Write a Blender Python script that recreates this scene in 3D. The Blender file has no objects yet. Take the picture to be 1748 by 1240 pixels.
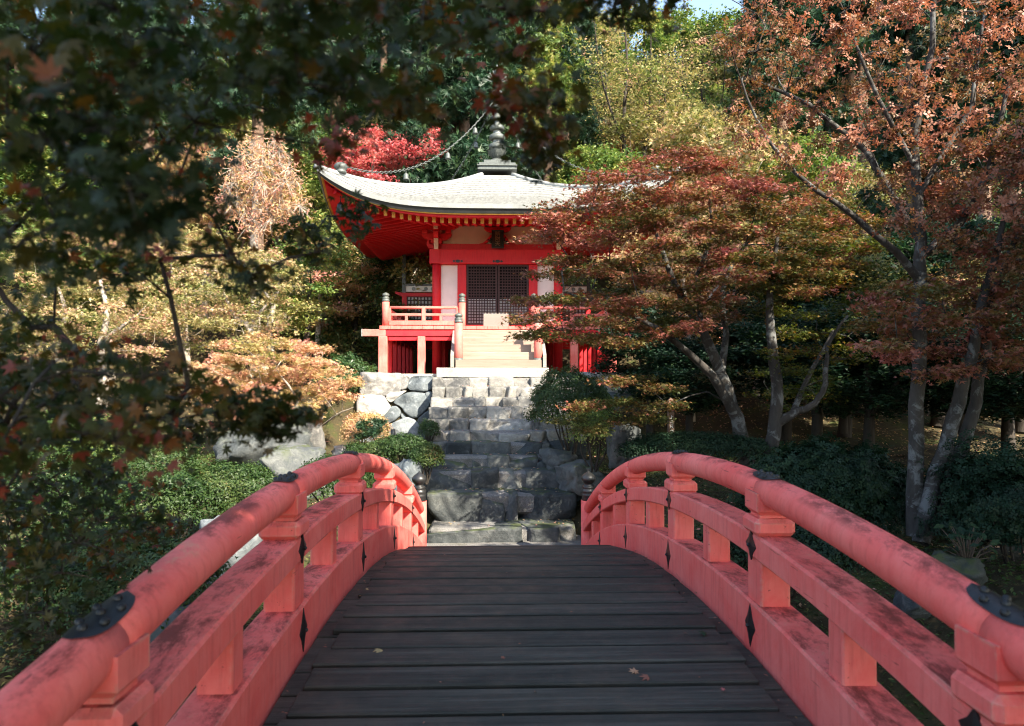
import bpy, math, random
import numpy as np
from mathutils import Vector, Matrix, noise as mnoise

# ------------------------------------------------------------------ camera, sky, sun
scene = bpy.context.scene
COL = scene.collection
F_PX = 1200.0
W_PX, H_PX = 1748, 1240
VPX, HOR = 838.0, 641.0
cam_data = bpy.data.cameras.new('camera')
cam_data.sensor_width = 36.0
cam_data.lens = F_PX / W_PX * 36.0
cam_data.clip_start = 0.05
cam_data.clip_end = 600
cam = bpy.data.objects.new('camera', cam_data)
COL.objects.link(cam)
YAW = -math.atan((W_PX / 2 - VPX) / F_PX)
PITCH = math.atan((HOR - H_PX / 2) / F_PX)
cam.rotation_euler = (math.pi / 2 + PITCH, 0, YAW)
cam.location = (0, 0, 0)
cam_data.dof.use_dof = True
cam_data.dof.focus_distance = 9.5
cam_data.dof.aperture_fstop = 2.8
scene.camera = cam

SUN_EL = math.radians(40)
SUN_AZ = math.radians(38)          # to the right of straight behind the camera
world = bpy.data.worlds.new('World')
scene.world = world
world.use_nodes = True
wn = world.node_tree.nodes
sky = wn.new('ShaderNodeTexSky')
sky.sky_type = 'NISHITA'
sky.sun_disc = False
sky.sun_elevation = SUN_EL
sky.sun_rotation = math.pi - SUN_AZ
sky.air_density = 1.0
sky.dust_density = 1.0
wn['Background'].inputs['Strength'].default_value = 0.15
world.node_tree.links.new(sky.outputs[0], wn['Background'].inputs['Color'])
sun_data = bpy.data.lights.new('sun', 'SUN')
sun_data.energy = 5.0
sun_data.angle = math.radians(0.55)
sun_data.color = (1.0, 0.93, 0.83)
sun = bpy.data.objects.new('sun', sun_data)
COL.objects.link(sun)
to_sun = Vector((math.sin(SUN_AZ) * math.cos(SUN_EL), -math.cos(SUN_AZ) * math.cos(SUN_EL), math.sin(SUN_EL)))
sun.rotation_euler = to_sun.to_track_quat('Z', 'Y').to_euler()
sun.location = to_sun * 60
scene.view_settings.view_transform = 'Standard'
scene.view_settings.look = 'None'
scene.view_settings.gamma = 1.0
scene.view_settings.use_curve_mapping = False
scene.view_settings.exposure = 1.95
scene.view_settings.use_white_balance = True
scene.view_settings.white_balance_temperature = 7100
scene.view_settings.white_balance_tint = 8
scene.render.engine = 'CYCLES'
scene.cycles.use_denoising = True
scene.cycles.filter_width = 1.1
scene.cycles.max_bounces = 8
scene.cycles.diffuse_bounces = 4
scene.cycles.transmission_bounces = 4
scene.cycles.caustics_reflective = False
scene.cycles.caustics_refractive = False
scene.cycles.sample_clamp_indirect = 6.0

CAMROT = cam.rotation_euler.to_matrix()
def P(px, py, d):
    """point of the place seen at photo pixel (px, py), d metres ahead of the camera along y"""
    v = CAMROT @ Vector(((px - W_PX / 2) / F_PX, -(py - H_PX / 2) / F_PX, -1.0))
    return v * (d / v.y)

# ------------------------------------------------------------------ helpers
def tag(o, label=None, cat=None, group=None, kind=None):
    if label: o['label'] = label
    if cat: o['category'] = cat
    if group: o['group'] = group
    if kind: o['kind'] = kind
    return o

def empty(name, loc=(0, 0, 0), parent=None):
    o = bpy.data.objects.new(name, None)
    o.empty_display_size = 0.2
    COL.objects.link(o)
    if parent: o.parent = parent
    o.location = loc
    return o

def link(name, mesh, parent=None, loc=None):
    o = bpy.data.objects.new(name, mesh)
    COL.objects.link(o)
    if parent is not None:
        o.parent = parent
    if loc is not None:
        o.location = loc
    return o

def wpos(o):
    p = Vector(o.location); q = o.parent
    while q is not None:
        p = p + Vector(q.location); q = q.parent
    return p

class MB:
    """collects shapes in world coordinates and links them as one mesh object"""
    def __init__(s):
        s.v = []; s.f = []; s.m = []; s.mi = 0; s.sm = []; s.smooth = False
    def add(s, vs, fs):
        b = len(s.v); s.v += [tuple(v) for v in vs]
        for f in fs:
            s.f.append(tuple(i + b for i in f)); s.m.append(s.mi); s.sm.append(s.smooth)
        return s
    def box(s, c, size, M=None, ch=0.0):
        hx, hy, hz = size[0] / 2, size[1] / 2, size[2] / 2
        c = Vector(c)
        if ch <= 0:
            vs = [Vector((x, y, z)) for x in (-hx, hx) for y in (-hy, hy) for z in (-hz, hz)]
            fs = [(0, 1, 3, 2), (4, 6, 7, 5), (0, 4, 5, 1), (2, 3, 7, 6), (0, 2, 6, 4), (1, 5, 7, 3)]
        else:
            ch = min(ch, hx * .9, hy * .9, hz * .9)
            vs = []; idx = {}
            for sx in (-1, 1):
                for sy in (-1, 1):
                    for sz in (-1, 1):
                        for a in range(3):
                            p = [sx * (hx - ch), sy * (hy - ch), sz * (hz - ch)]
                            p[a] = (sx * hx, sy * hy, sz * hz)[a]
                            idx[(sx, sy, sz, a)] = len(vs); vs.append(Vector(p))
            fs = []
            for a in range(3):
                b_, c_ = (a + 1) % 3, (a + 2) % 3
                for sg in (-1, 1):
                    q = []
                    for (u, w) in ((-1, -1), (1, -1), (1, 1), (-1, 1)):
                        k = [0, 0, 0]; k[a] = sg; k[b_] = u; k[c_] = w
                        q.append(idx[(k[0], k[1], k[2], a)])
                    fs.append(tuple(q) if sg > 0 else tuple(reversed(q)))
            for a in range(3):
                b_, c_ = (a + 1) % 3, (a + 2) % 3
                for u in (-1, 1):
                    for w in (-1, 1):
                        k0 = [0, 0, 0]; k0[a] = -1; k0[b_] = u; k0[c_] = w
                        k1 = list(k0); k1[a] = 1
                        fs.append((idx[(*k0, b_)], idx[(*k1, b_)], idx[(*k1, c_)], idx[(*k0, c_)]))
            for sx in (-1, 1):
                for sy in (-1, 1):
                    for sz in (-1, 1):
                        fs.append(tuple(idx[(sx, sy, sz, a)] for a in range(3)))
        if M is not None: vs = [M @ v for v in vs]
        return s.add([c + v for v in vs], fs)
    def bar(s, a, b, w, h, up=(0, 0, 1), ch=0.0):
        a, b = Vector(a), Vector(b); d = b - a; L = d.length; d.normalize()
        x = d.cross(Vector(up)).normalized(); z = x.cross(d)
        M = Matrix((x, d, z)).transposed()
        return s.box((a + b) / 2, (w, L, h), M, ch)
    def tube(s, pts, rad, n=8, caps=True):
        pts = [Vector(p) for p in pts]
        if not hasattr(rad, '__len__'): rad = [rad] * len(pts)
        vs, fs = [], []
        t0 = (pts[1] - pts[0]).normalized()
        x = t0.orthogonal().normalized()
        for i, p in enumerate(pts):
            t = (pts[min(i + 1, len(pts) - 1)] - pts[max(i - 1, 0)]).normalized()
            x = (x - t * x.dot(t)).normalized(); y = t.cross(x)
            for k in range(n):
                a = 2 * math.pi * k / n
                vs.append(p + (x * math.cos(a) + y * math.sin(a)) * rad[i])
        for i in range(len(pts) - 1):
            for k in range(n):
                fs.append((i * n + k, i * n + (k + 1) % n, (i + 1) * n + (k + 1) % n, (i + 1) * n + k))
        if caps:
            fs.append(tuple(reversed(range(n)))); fs.append(tuple((len(pts) - 1) * n + k for k in range(n)))
        return s.add(vs, fs)
    def lathe(s, prof, c=(0, 0, 0), n=20):
        c = Vector(c); vs, fs = [], []
        for (r, z) in prof:
            for k in range(n):
                a = 2 * math.pi * k / n
                vs.append(c + Vector((r * math.cos(a), r * math.sin(a), z)))
        for i in range(len(prof) - 1):
            for k in range(n):
                fs.append((i * n + k, i * n + (k + 1) % n, (i + 1) * n + (k + 1) % n, (i + 1) * n + k))
        fs.append(tuple(reversed(range(n)))); fs.append(tuple((len(prof) - 1) * n + k for k in range(n)))
        return s.add(vs, fs)
    def prism(s, poly, o, ux, uy, un):
        """polygon (2-D list, counter-clockwise) in plane o,ux,uy pushed through vector un"""
        o, ux, uy, un = Vector(o), Vector(ux), Vector(uy), Vector(un)
        n = len(poly)
        vs = [o + ux * a + uy * b for a, b in poly] + [o + ux * a + uy * b + un for a, b in poly]
        fs = [tuple(range(n)), tuple(reversed(range(n, 2 * n)))]
        fs += [(i + n, (i + 1) % n + n, (i + 1) % n, i) for i in range(n)]
        return s.add(vs, fs)
    def mesh(s, name, mats, off=Vector((0, 0, 0))):
        me = bpy.data.meshes.new(name)
        me.from_pydata([(v[0] - off[0], v[1] - off[1], v[2] - off[2]) for v in s.v], [], s.f)
        if not isinstance(mats, (list, tuple)): mats = [mats]
        for m in mats: me.materials.append(m)
        me.polygons.foreach_set('material_index', s.m)
        me.polygons.foreach_set('use_smooth', s.sm)
        me.update()
        return me
    def build(s, name, mats, parent=None, origin=None):
        off = wpos(parent) if parent is not None else Vector((0, 0, 0))
        loc = Vector((0, 0, 0))
        if origin is not None:
            loc = Vector(origin) - off; off = Vector(origin)
        o = link(name, s.mesh(name, mats, off), parent, loc)
        return o

def recalc(o):
    import bmesh
    bm = bmesh.new(); bm.from_mesh(o.data)
    bmesh.ops.recalc_face_normals(bm, faces=bm.faces); bm.to_mesh(o.data); bm.free()
    return o

# ------------------------------------------------------------------ materials
class NT:
    def __init__(s, name):
        s.m = bpy.data.materials.new(name); s.m.use_nodes = True
        s.t = s.m.node_tree; s.n = s.t.nodes; s.l = s.t.links
        s.b = s.n['Principled BSDF']; s.out = s.n['Material Output']
        s.tc = s.n.new('ShaderNodeTexCoord')
    def node(s, kind, **kw):
        n = s.n.new(kind)
        for k, v in kw.items(): setattr(n, k, v)
        return n
    def geo(s):
        if not hasattr(s, '_g'): s._g = s.n.new('ShaderNodeNewGeometry')
        return s._g
    def noise(s, scale, detail=5, rough=.6, vec=None, stretch=None, dist=0):
        n = s.n.new('ShaderNodeTexNoise')
        n.inputs['Scale'].default_value = scale; n.inputs['Detail'].default_value = detail
        n.inputs['Roughness'].default_value = rough; n.inputs['Distortion'].default_value = dist
        src = vec if vec is not None else s.geo().outputs['Position']
        if stretch:
            mp = s.n.new('ShaderNodeMapping'); mp.inputs['Scale'].default_value = stretch
            s.l.new(src, mp.inputs[0]); src = mp.outputs[0]
        s.l.new(src, n.inputs['Vector'])
        return n.outputs['Fac']
    def ramp(s, fac, stops, interp='LINEAR'):
        r = s.n.new('ShaderNodeValToRGB'); r.color_ramp.interpolation = interp
        e = r.color_ramp.elements
        while len(e) > 1: e.remove(e[-1])
        for i, (p, c) in enumerate(stops):
            if not hasattr(c, '__len__'): c = (c, c, c)
            x = e[0] if i == 0 else e.new(p)
            x.position = p; x.color = (*c[:3], 1)
        s.l.new(fac, r.inputs[0])
        return r.outputs[0]
    def mix(s, fac, a, b, mode='MIX'):
        m = s.n.new('ShaderNodeMix'); m.data_type = 'RGBA'; m.blend_type = mode
        for sock, v in ((m.inputs[0], fac), (m.inputs[6], a), (m.inputs[7], b)):
            if isinstance(v, bpy.types.NodeSocket): s.l.new(v, sock)
            elif hasattr(v, '__len__'): sock.default_value = (*v[:3], 1)
            else: sock.default_value = v
        return m.outputs[2]
    def math(s, op, a, b=0.0):
        m = s.n.new('ShaderNodeMath'); m.operation = op
        for sock, v in ((m.inputs[0], a), (m.inputs[1], b)):
            if isinstance(v, bpy.types.NodeSocket): s.l.new(v, sock)
            else: sock.default_value = v
        return m.outputs[0]
    def up(s):
        x = s.n.new('ShaderNodeSeparateXYZ'); s.l.new(s.geo().outputs['Normal'], x.inputs[0])
        return x.outputs[2]
    def objrand(s):
        o = s.n.new('ShaderNodeObjectInfo'); return o.outputs['Random']
    def set(s, col=None, rough=None, spec=None, metal=None):
        for k, v in (('Base Color', col), ('Roughness', rough), ('Specular IOR Level', spec), ('Metallic', metal)):
            if v is None: continue
            if isinstance(v, bpy.types.NodeSocket): s.l.new(v, s.b.inputs[k])
            elif hasattr(v, '__len__'): s.b.inputs[k].default_value = (*v[:3], 1)
            else: s.b.inputs[k].default_value = v
        return s
    def bump(s, h, strength=.4, dist=.01):
        b = s.n.new('ShaderNodeBump'); b.inputs['Strength'].default_value = strength
        b.inputs['Distance'].default_value = dist
        s.l.new(h, b.inputs['Height']); s.l.new(b.outputs[0], s.b.inputs['Normal'])
        return s

def paint(name, base, faded, grime, worn=.5, rough=.5, spec=.35, chips=False):
    t = NT(name)
    n1 = t.noise(1.7, 9, .72, dist=.4); n2 = t.noise(26, 6, .7, stretch=(1, 1, .10)); n3 = t.noise(130, 3, .6); n4 = t.noise(11, 9, .78, stretch=(1, .45, 1), dist=.3)
    c = t.mix(t.ramp(n1, [(.36, 0), (.64, 1)]), base, faded)
    c = t.mix(t.math('MULTIPLY', t.ramp(n2, [(.48, 0), (.70, 1)]), .42), c, tuple(x * .58 for x in base))
    c = t.mix(t.math('MULTIPLY', t.ramp(n4, [(.66, 0), (.70, 1)]), .55 * worn), c, tuple(min(.7, x * 1.1 + .10) for x in faded))
    c = t.mix(t.math('MULTIPLY', t.ramp(n4, [(.30, 1), (.36, 0)]), .55 * worn), c, grime)
    upm = t.ramp(t.up(), [(.55, 0), (.9, 1)])
    n5 = t.noise(5.5, 12, .80, stretch=(1, .5, 1), dist=.25)
    g = t.math('MULTIPLY', upm, t.ramp(n5, [(.60 - .16 * worn, 0), (.66 - .10 * worn, 1)]))
    c = t.mix(t.math('MULTIPLY', g, .82), c, grime)
    c = t.mix(t.math('MULTIPLY', t.math('MULTIPLY', upm, t.ramp(n5, [(.36, 1), (.42, 0)])), .5 * worn), c, (.55, .33, .20))
    if chips:
        bv = t.node('ShaderNodeBevel'); bv.samples = 4; bv.inputs['Radius'].default_value = .022
        dt = t.node('ShaderNodeVectorMath', operation='DOT_PRODUCT'); t.l.new(bv.outputs[0], dt.inputs[0]); t.l.new(t.geo().outputs['Normal'], dt.inputs[1])
        edge = t.ramp(dt.outputs['Value'], [(.86, 1), (.985, 0)])
        wear = t.math('MULTIPLY', edge, t.ramp(t.noise(9, 8, .75), [(.46, 0), (.58, 1)]))
        c = t.mix(t.math('MULTIPLY', wear, .75), c, (.52, .30, .23))
        crack = t.ramp(t.noise(7, 4, .6, stretch=(6, .35, 6)), [(.300, 1), (.318, 0)])
        c = t.mix(t.math('MULTIPLY', crack, .7), c, (.12, .025, .02))
    t.set(c, t.ramp(n4, [(.25, rough - .08), (.75, rough + .2)]), spec)
    t.bump(t.math('ADD', t.math('MULTIPLY', n3, .5), t.math('ADD', t.math('MULTIPLY', n2, .6), n4)), .28, .005)
    return t.m

def plain(name, col, rough=.6, spec=.4, metal=0, var=.25, scale=6, bump=.15):
    t = NT(name)
    n = t.noise(scale, 5, .6)
    c = t.mix(t.ramp(n, [(.3, 0), (.7, 1)]), tuple(x * (1 - var) for x in col), tuple(min(1, x * (1 + var)) for x in col))
    t.set(c, rough, spec, metal); t.bump(t.noise(scale * 6, 4, .6), bump, .006)
    return t.m

M = {}
M['rail'] = paint('bridge_paint', (.73, .105, .092), (.77, .19, .165), (.11, .024, .018), worn=.75, rough=.58, spec=.2, chips=True)
M['red'] = paint('temple_vermilion', (.56, .008, .020), (.60, .022, .028), (.22, .02, .025), worn=.45, rough=.5)
M['red_sunlit'] = paint('sunlit_vermilion', (.56, .105, .085), (.60, .19, .16), (.38, .17, .14), worn=.2, rough=.6)  # same vermilion with sunlight mixed into its colour, for the sunlit veranda
M['cream'] = plain('plaster', (.66, .52, .40), .85, .2, var=.06, scale=4)
M['white'] = plain('white_plaster', (.74, .72, .68), .85, .2, var=.06, scale=4)
M['yellow'] = plain('rafter_end_yellow', (.75, .50, .14), .6, var=.15)
M['gold'] = plain('gold_strip', (.5, .28, .06), .4, .5, .3)
M['black'] = plain('black_lacquer', (.014, .014, .014), .4, .5, var=.4)
M['iron'] = plain('black_iron', (.02, .021, .023), .42, .5, .5, var=.4, scale=20)
M['bronze'] = plain('weathered_bronze', (.20, .21, .20), .55, .5, .35, var=.4, scale=14)
M['verdigris'] = plain('grey_green_bronze', (.085, .096, .09), .55, .5, .2, var=.35, scale=18)
M['lattice'] = plain('dark_lattice_wood', (.05, .022, .02), .6, var=.3)
M['dark'] = plain('dark_interior', (.012, .01, .01), .9, .1)
M['paper'] = plain('white_paper', (.66, .66, .66), .9, .1, var=.04)
M['plaque'] = plain('plaque_green_black', (.012, .022, .017), .45)
M['glyph'] = plain('plaque_lettering', (.22, .16, .09), .5)

def wood(name, col, col2, rough, scale=1.0, axis=(1, 14, 14), spec=.35, dust=None):
    t = NT(name)
    r = t.objrand()
    vv = t.node('ShaderNodeVectorMath', operation='ADD'); cx = t.node('ShaderNodeCombineXYZ')
    t.l.new(t.math('MULTIPLY', r, 37.0), cx.inputs[0]); t.l.new(t.geo().outputs['Position'], vv.inputs[0]); t.l.new(cx.outputs[0], vv.inputs[1])
    g = t.noise(1.6 * scale, 10, .72, vec=vv.outputs[0], stretch=axis)
    g2 = t.noise(5.0 * scale, 6, .7, vec=vv.outputs[0], stretch=axis)
    c = t.mix(t.ramp(g, [(.34, 0), (.50, .35), (.68, 1)]), col, col2)
    c = t.mix(t.math('MULTIPLY', t.ramp(g2, [(.56, 0), (.66, 1)]), .5), c, tuple(x * .45 for x in col))
    c = t.mix(t.math('MULTIPLY', r, .6), c, tuple(x * .7 for x in col))
    if dust:
        c = t.mix(t.math('MULTIPLY', t.ramp(t.noise(2.2, 9, .75), [(.50, 0), (.68, 1)]), .55), c, dust)
        c = t.mix(t.math('MULTIPLY', t.ramp(t.noise(55, 3, .6), [(.70, 0), (.74, 1)]), .5), c, tuple(x * 1.8 for x in dust))
    t.set(c, t.ramp(t.noise(6, 5, .6), [(.25, rough - .14), (.75, rough + .16)]), spec)
    t.bump(t.math('ADD', g, t.math('MULTIPLY', g2, .6)), .6, .008)
    return t.m
M['deck'] = wood('dark_deck_wood', (.018, .021, .018), (.080, .080, .068), .56, axis=(.5, 16, 16), spec=.18, dust=(.08, .062, .046))
M['deck_side'] = wood('deck_beam_wood', (.03, .025, .022), (.06, .05, .045), .7)
M['step_wood'] = wood('bleached_step_wood', (.25, .18, .14), (.36, .27, .22), .7, axis=(.5, 10, 10))
M['grey_wood'] = wood('grey_weathered_wood', (.22, .19, .17), (.36, .32, .29), .75, axis=(.5, 10, 10))

def stone(name, dark, mid, light, lichen=.5, moss=.3, rough=.85):
    t = NT(name)
    n1 = t.noise(1.6, 8, .65); n2 = t.noise(7, 8, .7, dist=.8); n3 = t.noise(28, 5, .65)
    r = t.objrand()
    off = t.math('ADD', t.math('MULTIPLY', n1, .55), t.math('ADD', t.math('MULTIPLY', n2, .45), t.math('MULTIPLY', t.math('SUBTRACT', r, .5), .22)))
    c = t.ramp(off, [(.34, dark), (.5, mid), (.66, light)])
    c = t.mix(t.math('MULTIPLY', t.ramp(n2, [(.58, 0), (.66, 1)]), lichen * .8), c, tuple(min(.6, x * 1.45) for x in light))
    c = t.mix(t.math('MULTIPLY', t.ramp(n3, [(.60, 0), (.68, 1)]), .45), c, dark)
    if moss > 0:
        mo = t.math('MULTIPLY', t.ramp(t.up(), [(.35, 0), (.85, 1)]), t.ramp(t.noise(3.2, 7, .7), [(.62 - .3 * moss, 0), (.74 - .3 * moss, 1)]))
        c = t.mix(t.math('MULTIPLY', mo, .8), c, (.045, .06, .014))
    t.set(c, rough, .3)
    h = t.math('ADD', t.math('MULTIPLY', n2, .8), t.math('MULTIPLY', n3, .35))
    t.bump(h, .75, .035)
    return t.m
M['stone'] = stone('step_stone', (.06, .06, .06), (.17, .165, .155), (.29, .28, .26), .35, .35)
M['stone_dark'] = stone('dark_stone', (.020, .025, .027), (.058, .065, .067), (.12, .125, .12), .3, .5)  # dark grey for the shaded lower steps, also for boulders
M['stone_pale'] = stone('pale_wall_stone', (.12, .118, .115), (.27, .26, .245), (.39, .375, .35), .4, 0)
M['stone_blue'] = stone('blue_grey_wall_stone', (.045, .056, .064), (.12, .138, .148), (.23, .25, .26), .45, .05)
M['stone_wet'] = stone('mossy_wet_stone', (.015, .018, .017), (.04, .045, .04), (.08, .085, .08), .15, .7)
M['slab'] = stone('cut_slab', (.26, .24, .21), (.38, .36, .32), (.46, .44, .40), .2, 0)

def shingle():
    t = NT('roof_shingle')
    n = t.noise(3, 6, .6); g = t.noise(30, 4, .6, stretch=(1, 1, 3))
    c = t.ramp(n, [(.3, (.21, .22, .215)), (.7, (.31, .318, .31))])
    c = t.mix(t.math('MULTIPLY', t.ramp(g, [(.5, 0), (.75, 1)]), .6), c, (.10, .10, .095))
    t.set(c, .7, .35); t.bump(g, .4, .01)
    return t.m
M['shingle'] = shingle()
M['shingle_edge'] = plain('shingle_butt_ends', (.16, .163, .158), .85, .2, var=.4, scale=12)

def bark(name, a, b, lichen):
    t = NT(name)
    n = t.noise(6, 7, .7, stretch=(1, 1, .35)); n2 = t.noise(3.5, 7, .7, dist=1.0)
    c = t.ramp(n, [(.3, a), (.7, b)])
    if lichen: c = t.mix(t.ramp(n2, [(.52, 0), (.6, .85)]), c, lichen)
    t.set(c, .9, .2); t.bump(n, .8, .03)
    return t.m
M['bark'] = bark('dark_bark', (.022, .018, .015), (.06, .05, .042), None)
M['bark_grey'] = bark('grey_lichened_bark', (.022, .02, .019), (.06, .055, .05), (.13, .135, .135))
M['bark_pale'] = bark('pale_bark', (.18, .15, .12), (.38, .33, .28), (.46, .41, .36))
M['bark_cedar'] = bark('cedar_bark', (.07, .045, .032), (.20, .13, .095), None)
M['twig'] = plain('fine_twig', (.09, .07, .055), .9, .1)

def leafmat(name, stops, trans=.35, rough=.5, spec=.3, tcol=None):
    t = NT(name)
    a = t.node('ShaderNodeAttribute'); a.attribute_name = 'tint'
    c = t.ramp(a.outputs['Fac'], stops)
    t.set(c, rough, spec)
    tr = t.node('ShaderNodeBsdfTranslucent')
    hs = t.node('ShaderNodeHueSaturation'); hs.inputs['Saturation'].default_value = 1.15; hs.inputs['Value'].default_value = 1.5
    t.l.new(c, hs.inputs['Color']); t.l.new(hs.outputs[0], tr.inputs[0])
    mx = t.node('ShaderNodeMixShader'); mx.inputs[0].default_value = trans
    t.l.new(t.b.outputs[0], mx.inputs[1]); t.l.new(tr.outputs[0], mx.inputs[2])
    t.l.new(mx.outputs[0], t.out.inputs[0])
    return t.m
G = lambda *s: [(p, c) for p, c in s]
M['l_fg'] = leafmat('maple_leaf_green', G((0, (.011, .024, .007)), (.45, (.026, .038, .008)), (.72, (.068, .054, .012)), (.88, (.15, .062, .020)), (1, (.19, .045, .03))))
M['l_maple'] = leafmat('maple_leaf_turning', G((0, (.058, .076, .022)), (.3, (.115, .10, .030)), (.5, (.19, .115, .042)), (.72, (.238, .094, .058)), (1, (.335, .12, .098))), trans=.28)
M['l_maple2'] = leafmat('maple_leaf_olive', G((0, (.035, .065, .014)), (.5, (.09, .10, .018)), (.8, (.19, .10, .025)), (1, (.28, .06, .045))))
M['l_rust'] = leafmat('cherry_leaf_rust', G((0, (.08, .075, .028)), (.35, (.19, .105, .048)), (.7, (.27, .105, .070)), (1, (.38, .18, .12))), trans=.28)
M['l_red'] = leafmat('maple_leaf_scarlet', G((0, (.34, .05, .06)), (.5, (.54, .12, .13)), (1, (.60, .24, .20))))
M['l_gold'] = leafmat('leaf_golden', G((0, (.08, .115, .032)), (.4, (.24, .23, .085)), (.75, (.42, .32, .16)), (1, (.52, .29, .22))))
M['l_peach'] = leafmat('leaf_peach', G((0, (.12, .14, .04)), (.3, (.34, .27, .10)), (.65, (.52, .32, .19)), (1, (.56, .26, .22))))
M['l_yg'] = leafmat('leaf_yellow_green', G((0, (.045, .10, .028)), (.5, (.13, .19, .05)), (.85, (.26, .27, .08)), (1, (.38, .30, .11))))
M['l_green'] = leafmat('leaf_broad_green', G((0, (.016, .046, .019)), (.55, (.045, .095, .03)), (.9, (.13, .16, .05)), (1, (.28, .24, .09))), spec=.5, rough=.4)
M['l_conifer'] = leafmat('conifer_needles', G((0, (.010, .030, .018)), (.6, (.022, .055, .026)), (1, (.05, .085, .03))), trans=.2)
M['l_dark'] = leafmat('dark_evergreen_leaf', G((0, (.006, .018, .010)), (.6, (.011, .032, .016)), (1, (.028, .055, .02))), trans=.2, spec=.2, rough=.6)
M['l_azalea'] = leafmat('azalea_leaf', G((0, (.013, .036, .010)), (.5, (.030, .060, .014)), (.9, (.07, .09, .022)), (1, (.18, .09, .04))), trans=.25)
M['l_moss'] = leafmat('ground_cover_leaf', G((0, (.022, .048, .014)), (.6, (.05, .085, .022)), (1, (.13, .12, .035))), trans=.2)

def ground_mat():
    t = NT('garden_soil')
    n = t.noise(.9, 8, .7); n2 = t.noise(9, 6, .7)
    c = t.ramp(n, [(.35, (.028, .022, .014)), (.52, (.055, .045, .024)), (.62, (.045, .055, .018)), (.75, (.07, .07, .025))])
    c = t.mix(t.math('MULTIPLY', t.ramp(n2, [(.56, 0), (.66, 1)]), .6), c, (.17, .10, .045))
    t.set(c, .95, .15); t.bump(n2, .8, .05)
    return t.m
M['ground'] = ground_mat()
def gravel_mat():
    t = NT('gravel')
    n = t.noise(60, 4, .7); n2 = t.noise(3, 6, .6)
    c = t.ramp(n, [(.3, (.07, .07, .07)), (.7, (.26, .25, .24))])
    c = t.mix(t.math('MULTIPLY', t.ramp(n2, [(.5, 0), (.7, 1)]), .5), c, (.06, .06, .03))
    t.set(c, .95, .15); t.bump(n, .8, .02)
    return t.m
M['gravel'] = gravel_mat()
t = NT('terrace_earth'); t.set(t.ramp(t.noise(5, 6, .6), [(.3, (.34, .28, .22)), (.7, (.46, .39, .31))]), .95, .1); M['terrace'] = t.m
t = NT('pond_water'); t.set((.012, .018, .014), .06, .5); t.bump(t.noise(3, 3, .5), .12, .02); M['water'] = t.m

# ------------------------------------------------------------------ foliage generators
def kite(ang, L, w, base=.0, bend=-.12):
    c, s = math.cos(ang), math.sin(ang)
    pts = [(base, 0, 0), (L * .45, -w, bend * .3), (L, 0, bend), (L * .45, w, bend * .3)]
    return [(x * c - y * s, x * s + y * c, z) for x, y, z in pts]
def template(kind):
    V, Fc = [], []
    def q(vs):
        b = len(V); V.extend(vs); Fc.extend([(b, b + 1, b + 2), (b, b + 2, b + 3)])
    if kind == 'maple7':
        for a, L, w in ((0, .62, .10), (.72, .55, .09), (-.72, .55, .09), (1.45, .42, .075), (-1.45, .42, .075), (2.25, .22, .05), (-2.25, .22, .05)):
            q(kite(a, L, w))
    elif kind == 'star3':
        for a, L, w in ((0, .6, .13), (1.0, .5, .11), (-1.0, .5, .11)):
            b = len(V); c, s = math.cos(a), math.sin(a)
            for x, y, z in ((0, -w, 0), (L, 0, -.1), (0, w, 0)):
                V.append((x * c - y * s, x * s + y * c, z))
            Fc.append((b, b + 1, b + 2))
    elif kind == 'oval':
        q([(-.5, 0, 0), (0, -.24, .05), (.5, 0, -.06), (0, .24, .05)])
    elif kind == 'long':
        q([(0, 0, 0), (.45, -.13, .02), (1.0, 0, -.16), (.45, .13, .02)])
    elif kind == 'clump':
        for a in (0.2, 1.7, 3.0, 4.6):
            q(kite(a, .6, .17, .08, -.05))
    elif kind == 'spray':
        for a, L in ((0, 1.0), (.5, .75), (-.5, .75)):
            b = len(V); c, s = math.cos(a), math.sin(a); w = .085
            for x, y, z in ((0, -w, 0), (L, 0, -.18), (0, w, 0)):
                V.append((x * c - y * s, x * s + y * c, z))
            Fc.append((b, b + 1, b + 2))
    return np.array(V, np.float32), np.array(Fc, np.int32)
TPL = {k: template(k) for k in ('maple7', 'star3', 'oval', 'long', 'clump', 'spray')}

def leaf_mesh(name, kind, C, N, S, T, mat, rng, fwd=None):
    """C centres, N normals, S sizes, T tints -> one mesh of leaf-sized faces"""
    tv, tf = TPL[kind]; n = len(C); k = len(tv)
    N = N / (np.linalg.norm(N, axis=1, keepdims=True) + 1e-9)
    A = rng.normal(size=(n, 3)) if fwd is None else fwd + rng.normal(size=(n, 3)) * .35
    X = A - N * (A * N).sum(1, keepdims=True); X /= np.linalg.norm(X, axis=1, keepdims=True) + 1e-9
    Y = np.cross(N, X)
    V = (C[:, None, :] + S[:, None, None] * (tv[None, :, 0:1] * X[:, None, :] + tv[None, :, 1:2] * Y[:, None, :] + tv[None, :, 2:3] * N[:, None, :]))
    V = V.reshape(-1, 3).astype(np.float32)
    Fa = (tf[None] + (np.arange(n) * k)[:, None, None]).reshape(-1, 3).astype(np.int32)
    me = bpy.data.meshes.new(name)
    me.vertices.add(len(V)); me.vertices.foreach_set('co', V.ravel())
    me.loops.add(Fa.size); me.loops.foreach_set('vertex_index', Fa.ravel())
    me.polygons.add(len(Fa)); me.polygons.foreach_set('loop_start', np.arange(0, Fa.size, 3, dtype=np.int32))
    me.update(calc_edges=True)
    at = me.attributes.new('tint', 'FLOAT', 'FACE')
    at.data.foreach_set('value', np.repeat(np.clip(T, 0, 1).astype(np.float32), len(tf)))
    me.materials.append(mat)
    return me

def unit(rng, n):
    v = rng.normal(size=(n, 3)); return v / np.linalg.norm(v, axis=1, keepdims=True)

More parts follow.
